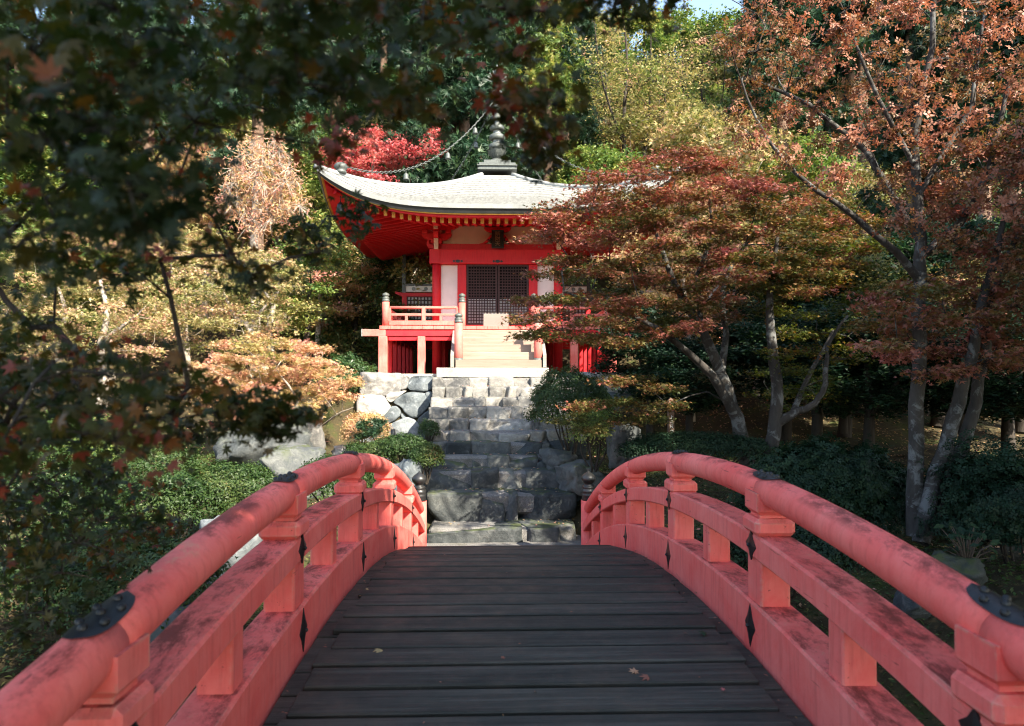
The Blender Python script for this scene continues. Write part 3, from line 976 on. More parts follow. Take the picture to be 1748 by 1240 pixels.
# ================================================================== RETAINING WALL of the hall's terrace
wall = empty('retaining_wall', (AX, 18.2, -1.4))
tag(wall, 'dry laid wall of big pale and blue grey stones carrying the hall terrace', 'wall')
def Z5(x, y): return (400 + x * .2097, 620 + y * .2097)
WALL_STONES = [
    ([(1030, 75), (1370, 88), (1345, 245), (1240, 262), (1030, 255)], 'stone_pale', .16),
    ([(1375, 112), (1432, 110), (1402, 215), (1345, 225)], 'stone_pale', .06),
    ([(1435, 108), (1615, 103), (1612, 215), (1530, 236), (1405, 205)], 'stone_blue', .12),
    ([(1008, 262), (1215, 266), (1272, 372), (1180, 462), (998, 442)], 'stone_pale', .15),
    ([(1232, 250), (1345, 232), (1410, 222), (1345, 268), (1278, 325), (1240, 295)], 'stone_pale', .07),
    ([(1290, 322), (1350, 275), (1435, 236), (1562, 248), (1592, 340), (1492, 446), (1412, 432), (1370, 360)], 'stone_blue', .16),
    ([(1280, 345), (1352, 372), (1352, 432), (1255, 500), (1190, 468)], 'stone_blue', .08),
    ([(1482, 462), (1595, 372), (1600, 480), (1565, 522), (1518, 520)], 'stone_blue', .07),
    ([(1245, 512), (1420, 438), (1500, 500), (1524, 560), (1484, 630), (1420, 700), (1270, 720)], 'stone_blue', .15),
    ([(1358, 398), (1402, 440), (1380, 448), (1356, 442)], 'stone_blue', .03),
    ([(1000, 452), (1178, 470), (1240, 515), (1262, 720), (1000, 720)], 'stone_blue', .10),
    ([(1540, 240), (1612, 225), (1612, 360), (1596, 335)], 'stone_blue', .05),
    ([(1530, 530), (1600, 490), (1620, 640), (1500, 700), (1490, 640)], 'stone_blue', .06)]
for k, (pl, mt, bl) in enumerate(WALL_STONES):
    pts = []
    for (x, y) in pl:
        px, py = Z5(x, y)
        d = 18.30 - .30 * (py - 636) / 110          # the wall leans back as it rises
        pts.append(P(px, py, d))
    face_stone('stone', list(reversed(pts)), None, (0, -1, .05), .5, bl, 500 + k, M[mt], wall)
# side faces and the part behind the bush on the other side of the stairs
rngw = random.Random(4)
xw = P(612, 640, 18.3).x
for yy in (18.9, 19.7, 20.6, 21.5, 22.5, 23.5, 24.4):
    for zz in (-.85, -.3):
        stone_obj('stone', (xw + .25, yy, zz + .02), (.6, 1.0, .66), rngw.randrange(9999), M['stone_pale'] if rngw.random() < .5 else M['stone_blue'], wall, blocky=.75, rough=.06)
xw2 = P(1062, 640, 18.3).x
xx = P(946, 640, 18.3).x + .3
while xx < xw2 + .2:
    w = rngw.uniform(.5, .95)
    for zz, h in ((-.20, .52), (-.72, .56), (-1.2, .5)):
        stone_obj('stone', (xx + w / 2 + rngw.uniform(-.1, .1), 18.42 - .1 * (zz + .2), zz), (w * 1.08, .6, h * 1.08), rngw.randrange(9999), M['stone_pale'] if zz > -.4 else M['stone_blue'], wall, blocky=.8, rough=.06)
    xx += w
for yy in (19.3, 20.2, 21.2, 22.2, 23.2):
    stone_obj('stone', (xw2 - .1, yy, -.25), (.6, 1.05, .6), rngw.randrange(9999), M['stone_pale'], wall, blocky=.75, rough=.06)
mb = MB(); mb.box((AX, 23.2, -.35), (2 * 3.75, 9.2, .78), None, .05)
tag(mb.build('terrace', M['terrace']), 'bare pale earth terrace under the hall', 'terrace', kind='structure')

# ================================================================== HALL
HD, RR, BB, VV = 23.6, 4.86, 1.88, 3.30        # centre distance, half widths of roof, body and veranda
HX = AX
hall = empty('temple_hall', (HX, HD, .04))
tag(hall, 'small vermilion temple hall with curved pyramid roof, bronze spire and railed veranda', 'temple')
hw = Vector((HX, HD, 0))
def SD(k):
    """outward and lateral unit vectors of side k (0 front, 1 right, 2 back, 3 left)"""
    o = [Vector((0, -1, 0)), Vector((1, 0, 0)), Vector((0, 1, 0)), Vector((-1, 0, 0))][k]
    return o, Vector((-o.y, o.x, 0))
FLOOR_Z = 1.42
LIFT, PW = .98, 3.9
# ---- roof
NC, NU = 20, 40
def rz(t): return 4.55 + 2.05 * (.6 * t + .4 * t * t)
def rpt(k, u, t, dz=0.0, dr=0.0):
    o, l = SD(k); r = RR * (1 - t) + .50 * t + dr
    z = rz(t) + LIFT * abs(u) ** PW * (1 - t) ** 2 + dz
    return hw + o * r + l * (u * r) + Vector((0, 0, z))
mb = MB()
us = [-1 + 2 * i / NU for i in range(NU + 1)]
for k in range(4):
    rows = []
    for j in range(NC):
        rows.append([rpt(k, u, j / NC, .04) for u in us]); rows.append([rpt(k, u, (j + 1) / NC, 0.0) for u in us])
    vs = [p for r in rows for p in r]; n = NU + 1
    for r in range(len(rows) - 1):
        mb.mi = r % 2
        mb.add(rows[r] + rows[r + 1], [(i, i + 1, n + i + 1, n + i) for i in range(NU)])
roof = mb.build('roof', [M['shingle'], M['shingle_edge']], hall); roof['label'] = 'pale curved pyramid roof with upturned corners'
def band(z0, z1, dr0, dr1, mat, name, dz_lift=1.0):
    mb = MB()
    for k in range(4):
        a = [rpt(k, u, 0, z0, dr0) for u in us]; b = [rpt(k, u, 0, z1, dr1) for u in us]; n = NU + 1
        c = [rpt(k, u, 0, z1, dr1 - .12) for u in us]
        mb.add(a + b + c, [(i, n + i, n + i + 1, i + 1) for i in range(NU)] + [(n + i, 2 * n + i, 2 * n + i + 1, n + i + 1) for i in range(NU)])
    return mb.build(name, mat, roof)
band(.04, -.075, 0, -.02, M['shingle'], 'eave_edge')
band(-.075, -.20, -.06, -.09, M['black'], 'eave_board')
band(-.20, -.225, -.10, -.11, M['gold'], 'gold_strip')
band(-.225, -.285, -.16, -.18, M['red'], 'eave_fascia')
# hip ridges and their ball finials
for k in range(4):
    mb = MB(); mb.smooth = True
    pts = [rpt(k, 1, t, .03) for t in np.linspace(-.004, 1, 22)]
    mb.tube(pts, [.075] * 22, 8); mb.build('hip_ridge', M['shingle'], roof)
    p = rpt(k, 1, .125, .06)
    mb = MB(); mb.smooth = True
    mb.lathe([(.0, 0), (.15, 0), (.16, .05), (.12, .09), (.17, .13), (.19, .19), (.16, .25), (.09, .29), (.03, .31)], p, 16)
    mb.build('hip_finial', M['verdigris'], roof)
# ---- soffit and rafters
def under(r, a):
    q = min(1, max(0, (r - BB) / (RR - BB))); u = min(1, abs(a) / max(r, .01))
    return 4.78 - .565 * q + LIFT * u ** PW * q ** 1.6
mb = MB()
for k in range(4):
    o, l = SD(k); rows = []
    for j in range(9):
        r = BB - .1 + (RR - .2 - BB + .1) * j / 8
        rows.append([hw + o * r + l * (u * r) + Vector((0, 0, under(r, u * r) + .015)) for u in us])
    n = NU + 1
    mb.add([p for r in rows for p in r], [(r * n + i, (r + 1) * n + i, (r + 1) * n + i + 1, r * n + i + 1) for r in range(8) for i in range(NU)])
mb.build('soffit', M['red'], hall)
raf_mesh = None
def rafter_mesh():
    mb = MB(); mb.box((0, 0, -.02), (.095, 1, .17))
    mb.mi = 1; e = .502
    mb.add([(-.0475, e, -.085), (.0475, e, -.085), (.0475, e, .065), (-.0475, e, .065)], [(0, 3, 2, 1)])
    return mb.mesh('rafter', [M['red'], M['yellow']])
raf_mesh = rafter_mesh()
nr = 38; sp = .222
for k in range(4):
    o, l = SD(k)
    for i in range(-nr // 2 + 0, nr // 2 + 1):
        a = i * sp
        r1 = RR - .62
        r0 = max(BB - .05, abs(a) + .02)
        if r1 - r0 < .12: continue
        p0 = hw + o * r0 + l * a + Vector((0, 0, under(r0, a) - .055)); p1 = hw + o * r1 + l * a + Vector((0, 0, under(r1, a) - .055))
        ob = link('rafter', raf_mesh, hall)
        d = (p1 - p0); L = d.length; d.normalize(); x = d.cross(Vector((0, 0, 1))).normalized(); z = x.cross(d)
        Mx = Matrix((x, d, z)).transposed().to_4x4(); Mx = Mx @ Matrix.Diagonal((1, L, 1, 1))
        Mx.translation = (p0 + p1) / 2 - wpos(hall)
        ob.matrix_local = Mx
# hip rafters and hanging corner bells
bell_prof = [(.0, .0), (.03, 0), (.05, -.03), (.085, -.06), (.095, -.12), (.10, -.20), (.13, -.27), (.125, -.275), (.09, -.20), (.0, -.1)]
for k in range(4):
    o, l = SD(k)
    c0 = hw + (o + l) * (BB - .1) + Vector((0, 0, under(BB, BB) - .02)); c1 = hw + (o + l) * (RR - .42) + Vector((0, 0, under(RR - .42, RR - .42) - .03))
    mid = (c0 + c1) / 2; mid.z = under((BB + RR - .5) / 2, (BB + RR - .5) / 2) - .06
    mb = MB(); mb.bar(c0, mid, .15, .2); mb.bar(mid, c1, .15, .2); mb.build('hip_rafter', M['red'], hall)
    b = c1 + Vector((0, 0, -.12)) - (o + l) * .12
    mb = MB(); mb.smooth = True; mb.tube([b + Vector((0, 0, .1)), b + Vector((0, 0, -.22))], .012, 6)
    mb.lathe(bell_prof, b + Vector((0, 0, -.18)), 14)
    mb.build('corner_bell', M['iron'], hall)
# ---- body
for sx in (-1, 1):
    for sy in (-1, 1):
        mb = MB(); mb.smooth = True
        mb.tube([(HX + sx * BB, HD + sy * BB, .0), (HX + sx * BB, HD + sy * BB, 2.4), (HX + sx * BB, HD + sy * BB, 4.0)], .135, 20)
        mb.build('column', M['red'], hall)
mb = MB(); mb.box((HX, HD, 2.75), (2 * BB - .30, 2 * BB - .30, 2.66)); mb.build('dark_fill', M['dark'], hall)  # near-black box standing in for the unlit interior behind the lattice
yf = HD - BB
JX = .955                                            # half width of the door opening
for k in range(4):
    o, l = SD(k)
    def B(lat, out, z, sl, so, sz, mbx):
        c = hw + o * (BB + out) + l * lat + Vector((0, 0, z))
        s_ = (abs(l.x) * sl + abs(o.x) * so, abs(l.y) * sl + abs(o.y) * so, sz)
        mbx.box(c, s_, None, .008)
    mb = MB(); B(0, .035, 3.645, 2 * BB + .42, .30, .44, mb); mb.build('lintel', M['red'], hall)
    mb = MB(); B(0, -.06, 3.965, 2 * BB + .1, .20, .19, mb); mb.build('upper_beam', M['red'], hall)
    mb = MB(); B(0, -.12, 4.34, 2 * BB, .06, .60, mb); mb.build('frieze_plaster', M['cream'], hall)
    mb = MB(); B(0, .10, 4.70, 2 * BB + .9, .16, .14, mb); mb.build('eave_purlin', M['red'], hall)
    mb = MB(); B(0, .0, FLOOR_Z + .06, 2 * BB, .18, .15, mb); mb.build('sill_beam', M['red'], hall)
    if k != 0:
        mb = MB(); B(0, -.05, (FLOOR_Z + 3.42) / 2 + .05, 2 * BB - .26, .08, 3.42 - FLOOR_Z - .12, mb); mb.build('wall_panel', M['white'], hall)
        continue
    for s in (-1, 1):
        mb = MB(); B(s * (JX + .145), -.02, (FLOOR_Z + 3.42) / 2 + .06, .27, .22, 3.42 - FLOOR_Z - .13, mb); mb.build('door_jamb', M['red'], hall)
        wx0, wx1 = JX + .28, BB - .13
        mb = MB(); B(s * (wx0 + wx1) / 2, -.06, (FLOOR_Z + 3.42) / 2 + .06, wx1 - wx0, .08, 3.42 - FLOOR_Z - .13, mb); mb.build('wall_panel', M['white'], hall)
# doors: two lattice leaves, paper behind the lower half
dz0, dz1 = FLOOR_Z + .135, 3.42
for s in (-1, 1):
    mb = MB()
    x0, x1 = (0.012, JX) if s > 0 else (-JX, -.012)
    ydoor = yf - .03
    fr = .055
    mb.box((HX + (x0 + x1) / 2, ydoor, dz1 - fr / 2), (x1 - x0, .07, fr)); mb.box((HX + (x0 + x1) / 2, ydoor, dz0 + fr / 2), (x1 - x0, .07, fr))
    mb.box((HX + x0 + fr / 2, ydoor, (dz0 + dz1) / 2), (fr, .068, dz1 - dz0 - 2 * fr)); mb.box((HX + x1 - fr / 2, ydoor, (dz0 + dz1) / 2), (fr, .068, dz1 - dz0 - 2 * fr))
    door = mb.build('door', M['lattice'], hall)
    nvb = 10; mb = MB()
    for i in range(1, nvb):
        xx = x0 + fr + (x1 - x0 - 2 * fr) * i / nvb
        mb.box((HX + xx, ydoor - .004, (dz0 + dz1) / 2), (.027, .04, dz1 - dz0 - 2 * fr))
    mb.build('lattice_upright', M['lattice'], door)
    mb = MB(); nh = int((dz1 - dz0) / .092)
    for i in range(1, nh):
        zz = dz0 + fr + (dz1 - dz0 - 2 * fr) * i / nh
        mb.box((HX + (x0 + x1) / 2, ydoor + .008, zz), (x1 - x0 - 2 * fr, .036, .027))
    mb.build('lattice_bar', M['lattice'], door)
    mb = MB(); zc = dz0 + .82
    mb.box((HX + (x0 + x1) / 2, ydoor + .05, (dz0 + zc) / 2), (x1 - x0 - .05, .012, zc - dz0 - .03)); mb.build('paper_panel', M['paper'], door)
# metal ornaments on the lintel
for lx in (-1.22, 0, 1.22):
    mb = MB()
    def poly_o(cx, w, h): return [(cx - w, 0), (cx - w * .3, -h), (cx + w * .3, -h), (cx + w, 0), (cx + w * .3, h), (cx - w * .3, h)]
    for cx, w, h in ((0, .09, .045), (-.12, .045, .032), (.12, .045, .032)):
        mb.prism(poly_o(cx, w, h), (HX + lx, yf - .195, 3.50), (1, 0, 0), (0, 0, 1), (0, .03, 0))
    recalc(mb.build('lintel_ornament', M['iron'], hall))
for s in (-1, 1):
    mb = MB(); mb.prism([(.065 * math.cos(a), .065 * math.sin(a)) for a in np.linspace(0, 2 * math.pi, 9)[:-1]], (HX + s * BB, yf - .20, 3.78), (1, 0, 0), (0, 0, 1), (0, .03, 0))
    recalc(mb.build('lintel_ornament', M['iron'], hall))
# brackets over the front columns
def arm(w, h):
    pts = [(-w, h * .45), (-w * .96, h * .1), (-w * .8, -h * .25), (-w * .55, -h * .5), (w * .55, -h * .5), (w * .8, -h * .25), (w * .96, h * .1), (w, h * .45), (w, h * .5), (-w, h * .5)]
    return pts
for s in (-1, 1):
    for sy in (-1, 1):
        cx, cy = HX + s * BB, HD + sy * BB
        br = empty('bracket_set', (cx, cy, 4.0), hall); br.location = Vector((cx, cy, 4.0)) - wpos(hall)
        mb = MB(); mb.box((cx, cy, 4.13), (.34, .34, .16), None, .03); mb.build('bearing_block', M['red'], br)
        mb = MB(); mb.prism(arm(.46, .20), (cx, cy - .07, 4.27), (1, 0, 0), (0, 0, 1), (0, .14, 0)); recalc(mb.build('bracket_arm', M['red'], br))
        mb = MB(); mb.prism(arm(.46, .20), (cx + .07, cy, 4.27), (0, 1, 0), (0, 0, 1), (-.14, 0, 0)); recalc(mb.build('bracket_arm', M['red'], br))
        for dx, dy in ((-.36, 0), (.36, 0), (0, -.36), (0, .36), (0, 0)):
            mb = MB(); mb.box((cx + dx, cy + dy, 4.44), (.18, .18, .13), None, .025); mb.build('bearing_block', M['red'], br)
        mb = MB(); mb.prism(arm(.70, .17), (cx, cy - .08, 4.575), (1, 0, 0), (0, 0, 1), (0, .16, 0)); recalc(mb.build('bracket_arm', M['red'], br))
        mb = MB(); mb.prism(arm(.70, .17), (cx + .08, cy, 4.575), (0, 1, 0), (0, 0, 1), (-.16, 0, 0)); recalc(mb.build('bracket_arm', M['red'], br))
        if sy < 0:
            mb = MB(); mb.box((cx, cy - .42, 4.50), (.13, .16, .13), None, .01); mb.box((cx, cy - .24, 4.02), (.13, .14, .33), None, .01); mb.build('bracket_nose', M['cream'], br)
            mb = MB(); pl = [(0, 0), (.14, .03), (.20, .14), (.16, .26), (.10, .30), (.12, .20), (.09, .13), (0, .14)]
            mb.prism([(a * s, b) for a, b in pl], (cx + s * .12, cy - .06, 3.9), (1, 0, 0), (0, 0, 1), (0, .12, 0)); recalc(mb.build('carved_nosing', M['red'], br))
# frog-leg strut, carving and name plaque over the door
mb = MB()
arc = [(-.56, 0), (-.46, .02), (-.34, .12), (-.22, .27), (-.10, .34), (.10, .34), (.22, .27), (.34, .12), (.46, .02), (.56, 0)]
inn = [(.38, 0), (.27, .09), (.16, .20), (.07, .25), (-.07, .25), (-.16, .20), (-.27, .09), (-.38, 0)]
mb.prism(arc + inn, (HX, yf - .10, 4.06), (1, 0, 0), (0, 0, 1), (0, .14, 0)); recalc(mb.build('frog_leg_strut', M['red'], hall))
mb = MB(); mb.prism(arm(.42, .16), (HX, yf - .06, 4.50), (1, 0, 0), (0, 0, 1), (0, .14, 0)); recalc(mb.build('bracket_arm', M['red'], hall))
mb = MB(); mb.smooth = True
rngc = random.Random(8)
for i in range(26):
    s = 1 if i % 2 else -1
    mb.lathe([(.0, -.03), (.03, -.02), (.035, 0), (.02, .025), (0, .03)], (HX + s * rngc.uniform(.13, .30), yf - .08, 4.09 + rngc.uniform(0, .16)), 6)
mb.build('carving', M['iron'], hall)
PLT = Matrix.Rotation(math.radians(-12), 3, 'X')
pc = Vector((HX, yf - .24, 4.17))
mb = MB(); mb.box(pc, (.33, .045, .56), PLT, .012)
for sx in (-1, 1): mb.box(pc + PLT @ Vector((sx * .165, -.012, 0)), (.045, .06, .60), PLT, .012)
for sz in (-1, 1): mb.box(pc + PLT @ Vector((0, -.012, sz * .275)), (.36, .058, .045), PLT, .012)
plaque = mb.build('name_plaque', M['plaque'], hall)
def glyph(ch, size, parent, p, rx, mat):
    cu = bpy.data.curves.new('character', 'FONT'); cu.body = ch; cu.size = size; cu.align_x = 'CENTER'; cu.align_y = 'CENTER'; cu.extrude = .004
    tmp = bpy.data.objects.new('character', cu); COL.objects.link(tmp)
    bpy.context.view_layer.update()
    me = bpy.data.meshes.new_from_object(tmp.evaluated_get(bpy.context.evaluated_depsgraph_get()))
    bpy.data.objects.remove(tmp)
    me.materials.clear(); me.materials.append(mat)
    o = link('character', me, parent)
    o.location = Vector(p) - wpos(parent); o.rotation_euler = (rx, 0, 0)
for i, ch in enumerate('辨財天'):
    glyph(ch, .17, plaque, pc + PLT @ Vector((0, -.032, .165 - .165 * i)), math.radians(90 - 12), M['glyph'])
# ---- veranda
vin = BB + .08
yv = HD - VV
for k in range(4):
    o, l = SD(k)
    c = hw + o * ((VV + .10 + vin) / 2) + Vector((0, 0, FLOOR_Z - .05))
    full = 2 * (VV + .10) if k % 2 == 0 else 2 * vin
    nb = 22 if k == 0 else 10
    mb = MB()
    for i in range(nb):
        lat = -full / 2 + full * (i + .5) / nb; wv = full / nb - .006
        cc = c + l * lat
        s_ = (abs(l.x) * wv + abs(o.x) * (VV + .10 - vin), abs(l.y) * wv + abs(o.y) * (VV + .10 - vin), .10)
        mb.box(cc, s_, None, .006)
    mb.build('veranda_floor', M['red_sunlit'], hall)
    mb = MB(); cc = hw + o * (VV - .02) + Vector((0, 0, FLOOR_Z - .20))
    ln = 2 * VV - .1
    mb.box(cc, (abs(l.x) * ln + abs(o.x) * .16, abs(l.y) * ln + abs(o.y) * .16, .195), None, .01); mb.build('veranda_beam', M['red'], hall)
    mb = MB(); cc = hw + o * (VV - .02) + Vector((0, 0, FLOOR_Z - .365)); ln = 2 * VV - .3
    mb.box(cc, (abs(l.x) * ln + abs(o.x) * .09, abs(l.y) * ln + abs(o.y) * .09, .11), None, .008); mb.build('tie_beam', M['red'], hall)
# projecting beam end at each front corner
for s in (-1, 1):
    mb = MB(); mb.box((HX + s * (VV + .25), yv + .02, FLOOR_Z - .20), (.66, .2, .2), None, .012); mb.build('beam_end', M['red_sunlit'], hall)
    mb = MB(); mb.box((HX + s * (VV + .60), yv + .02, FLOOR_Z - .20), (.045, .215, .215), None, .01); mb.build('beam_cap', M['bronze'], hall)
seen = set()
for k in range(4):
    o, l = SD(k)
    lats = (-VV, -2.2, -1.1, 0, 1.1, 2.2, VV) if k != 0 else (-VV, -2.2, 2.2, VV)
    for lat in lats:
        p = hw + o * VV + l * lat; key = (round(p.x, 2), round(p.y, 2))
        if key in seen: continue
        seen.add(key)
        mb = MB(); w = .25 if abs(lat) == VV else .22
        mb.box((p.x, p.y, (.03 + FLOOR_Z - .30) / 2), (w, w, FLOOR_Z - .30 - .03), None, .015)
        mb.build('veranda_post', M['red_sunlit'] if k == 0 else M['red'], hall)  # front posts get the red that has sunlight in its colour
# inner supports under the floor
for sx in (-1.85, -.9, .9, 1.85):
    for sy in (-1.85, .0):
        mb = MB(); mb.box((HX + sx, HD + sy + .25, .6), (.24, .24, 1.2), None, .01); mb.build('floor_post', M['red'], hall)
# ---- veranda railing
def cap_prof(r): return [(0, 0), (r * 1.04, 0), (r * 1.04, .05), (r * .95, .06), (r * .95, .10), (r * 1.05, .115), (r * .80, .13), (r * .62, .145), (r * .9, .17), (r * 1.02, .20), (r * .85, .235), (r * .4, .26), (r * .05, .28)]
def newel(x, y, z0, h, r, parent, mat='red_sunlit'):
    mb = MB(); mb.smooth = True; mb.tube([(x, y, z0), (x, y, z0 + h * .5), (x, y, z0 + h)], r, 16); n_ = mb.build('newel_post', M[mat], parent)
    mb = MB(); mb.smooth = True; mb.lathe(cap_prof(r), (x, y, z0 + h), 16); mb.build('newel_cap', M['verdigris'], parent)
    return n_
def rail_run(p0, p1, name='veranda_railing', posts=1):
    p0, p1 = Vector(p0), Vector(p1)
    mb = MB(); mb.bar(p0 + Vector((0, 0, .09)), p1 + Vector((0, 0, .09)), .11, .13, ch=.008); r_ = mb.build(name, M['red_sunlit'], hall)
    mb = MB(); mb.bar(p0 + Vector((0, 0, .33)), p1 + Vector((0, 0, .33)), .085, .075, ch=.008); mb.build('middle_rail', M['red_sunlit'], r_)
    mb = MB(); mb.smooth = True; mb.tube([p0 + Vector((0, 0, .535)), p1 + Vector((0, 0, .535))], .043, 10); mb.build('top_rail', M['red_sunlit'], r_)
    L = (p1 - p0).length; n = max(2, int(round(L / .47)))
    for i in range(n + 1):
        q = p0 + (p1 - p0) * (i / n)
        if i in (0, n) or (n > 3 and i % 2 == 0):
            mb = MB(); mb.box(q + Vector((0, 0, .33)), (.11, .11, .40), None, .01); mb.build('baluster', M['red_sunlit'], r_)
        else:
            mb = MB(); mb.box(q + Vector((0, 0, .225)), (.08, .07, .145), None, .008); mb.build('baluster', M['red_sunlit'], r_)
SX = 1.10                                            # half width of the wooden stairs at the newels
e = VV - .06
for s in (-1, 1):
    rail_run((HX + s * (e - .10), yv + .06, FLOOR_Z), (HX + s * (SX + .06), yv + .06, FLOOR_Z))
    rail_run((HX + s * e, yv + .16, FLOOR_Z), (HX + s * e, HD + BB - .1, FLOOR_Z))
    newel(HX + s * e, yv + .06, FLOOR_Z, .70, .105, hall)
    newel(HX + s * (SX - .06), yv + .02, FLOOR_Z - .3, .98, .10, hall)
# ---- wooden front steps with foot newels
n_st = 5; y0s, y1s = 18.95, yv - .02; zt0 = sl[0].z
for i in range(n_st):
    yy = y0s + (y1s - y0s) * i / n_st
    h = (FLOOR_Z - .12 - zt0) / n_st
    mb = MB(); zz = zt0 + h * (i + 1)
    mb.box((HX, (yy + y1s) / 2 + .05, zz - h / 2 - .002 * i), (2 * SX + .12 - .004 * i, (y1s - yy) + .14, h - .003), None, .012)
    mb.build('wooden_step', M['step_wood'], hall)
for s in (-1, 1):
    mb = MB()
    mb.prism([(y0s - .06, zt0 + .02), (y1s + .04, zt0 + .02), (y1s + .04, FLOOR_Z - .14), (y1s - .18, FLOOR_Z - .14), (y0s - .06, zt0 + .34)], (HX + s * (SX + .10), 0, 0), (0, 1, 0), (0, 0, 1), (s * .09, 0, 0))
    recalc(mb.build('stringer', M['grey_wood'], hall))
    newel(HX + s * (SX - .02), 19.06, zt0 + .02, 1.20, .115, hall)
    mb = MB(); mb.smooth = True; mb.tube([(HX + s * (SX - .02), 19.06, zt0 + .004), (HX + s * (SX - .02), 19.06, zt0 + .27)], .126, 18); mb.build('newel_sleeve', M['verdigris'], hall)
# ---- side screens closing the veranda towards the back
for s in (-1, 1):
    ys_ = HD + BB - .05
    x_in, x_out = BB + .14, VV + .02
    xc_ = HX + s * (x_in + x_out) / 2; w = x_out - x_in
    mb = MB(); mb.box((HX + s * (x_out), ys_, FLOOR_Z + .74), (.17, .17, 1.48), None, .01); scr = mb.build('side_screen', M['red'], hall)
    mb = MB(); mb.prism([(-w / 2 - .34, .05), (-w / 2 - .1, -.06), (w / 2, -.06), (w / 2, .07), (-w / 2 - .1, .07), (-w / 2 - .32, .12)], (xc_, ys_ - .08, FLOOR_Z + 1.48), (-s * -1 if False else s * -1, 0, 0), (0, 0, 1), (0, .16, 0))
    recalc(mb.build('screen_beam', M['red'], scr))
    mb = MB(); mb.box((xc_, ys_, FLOOR_Z + 1.70), (w - .05, .06, .21)); mb.build('screen_panel', M['white'], scr)
    mb = MB()
    for q in (-.32, .12, .36):
        mb.prism([(.07 * math.cos(a), .07 * math.sin(a)) for a in np.linspace(0, 2 * math.pi, 13)[:-1]] , (xc_ + q, ys_ - .045, FLOOR_Z + 1.70), (1, 0, 0), (0, 0, 1), (0, .02, 0))
    recalc(mb.build('screen_crest', M['bronze'], scr))
    mb = MB(); mb.box((xc_, ys_, FLOOR_Z + 1.84), (w + .02, .14, .07)); mb.build('screen_cap', M['black'], scr)
    mb = MB()
    z0_, z1_ = FLOOR_Z + .05, FLOOR_Z + 1.42
    for i in range(10):
        mb.box((xc_ - w / 2 + .1 + (w - .2) * i / 9, ys_ - .01, (z0_ + z1_) / 2), (.04, .05, z1_ - z0_))
    for i in range(11):
        mb.box((xc_, ys_ + .004, z0_ + (z1_ - z0_) * i / 10), (w - .16, .045, .04))
    mb.build('screen_lattice', M['lattice'], scr)
    mb = MB(); mb.box((xc_, ys_ + .05, (z0_ + z1_) / 2), (w - .1, .02, z1_ - z0_)); mb.build('paper_panel', M['paper'], scr)
    mb = MB(); mb.box((HX + s * (x_out + .02), ys_, (FLOOR_Z + 1.55 + under(VV, BB)) / 2), (.13, .13, under(VV, BB) - FLOOR_Z - 1.45)); mb.build('eave_prop', M['black'], hall)
# ---- spire
def zy(yy): return P(847, yy, HD).z
spire = empty('spire', (HX, HD, zy(298)), hall); spire.location = Vector((HX, HD, zy(298))) - wpos(hall)
mb = MB(); mb.box((HX, HD, zy(292.5)), (1.22, 1.22, .24), None, .02); mb.box((HX, HD, zy(297)), (1.28, 1.28, .05)); mb.box((HX, HD, zy(291.5)), (1.32, 1.32, .03)); mb.build('dew_basin', M['verdigris'], spire)
mb = MB(); mb.box((HX, HD, zy(285.5) + .005), (.90, .90, .22), None, .015); mb.build('dew_basin', M['verdigris'], spire)
mb = MB(); mb.smooth = True
mb.lathe([(.29, 0), (.30, .04), (.27, .10), (.20, .14), (.14, .16), (.14, .20)], (HX, HD, zy(280.5)), 20); mb.build('dome', M['verdigris'], spire)
mb = MB(); zl = zy(272)
for tier, (n, r0, r1, h) in enumerate(((9, .14, .34, .30), (9, .13, .27, .36))):
    for i in range(n):
        a = 2 * math.pi * (i + .5 * tier) / n; c_, s_ = math.cos(a), math.sin(a)
        pr = [(r0, 0, .05), (r0 + .06, .07, .10), (r1 - .07, h * .55, .11), (r1 - .02, h * .85, .06), (r1 + .03, h, .008)]
        vs = []
        for r, z, w in pr:
            for ww in (-w, w): vs.append((HX + r * c_ - ww * s_, HD + r * s_ + ww * c_, zl + z))
        mb.add(vs, [(2 * j, 2 * j + 1, 2 * j + 3, 2 * j + 2) for j in range(4)])
mb.build('lotus_petals', M['verdigris'], spire)
mb = MB(); mb.smooth = True
mb.lathe([(.15, 0), (.15, .5), (.13, 1.0), (.11, 1.8), (.08, 2.5), (.05, 3.0), (.02, 3.2)], (HX, HD, zl), 14); mb.build('mast', M['bronze'], spire)
for i, yy in enumerate((247, 231, 215, 199, 183, 169, 156)):
    r = .27 - .016 * i
    mb = MB(); mb.smooth = True
    mb.lathe([(.14, 0), (r - .03, .0), (r, .02), (r + .01, .08), (r, .14), (r - .03, .17), (.14, .17)], (HX, HD, zy(yy) - .17), 20); mb.build('ring', M['verdigris'], spire)
mb = MB()
for pl in (0, 1):
    for i in range(9):
        a = math.radians(-70 + 17.5 * i); L = .42 + .05 * math.cos(a * 2)
        v = Vector((math.sin(a), 0, math.cos(a))) if pl == 0 else Vector((0, math.sin(a), math.cos(a)))
        b0 = Vector((HX, HD, zy(143))); mb.bar(b0 + v * .16, b0 + v * L, .035, .02, up=(0, 1, .01) if pl == 0 else (1, 0, .01))
mb.build('flame_crown', M['verdigris'], spire)
mb = MB(); mb.smooth = True
mb.lathe([(.0, 0), (.08, .03), (.11, .10), (.07, .18), (.02, .26)], (HX, HD, zy(128)), 12); mb.build('jewel', M['verdigris'], spire)
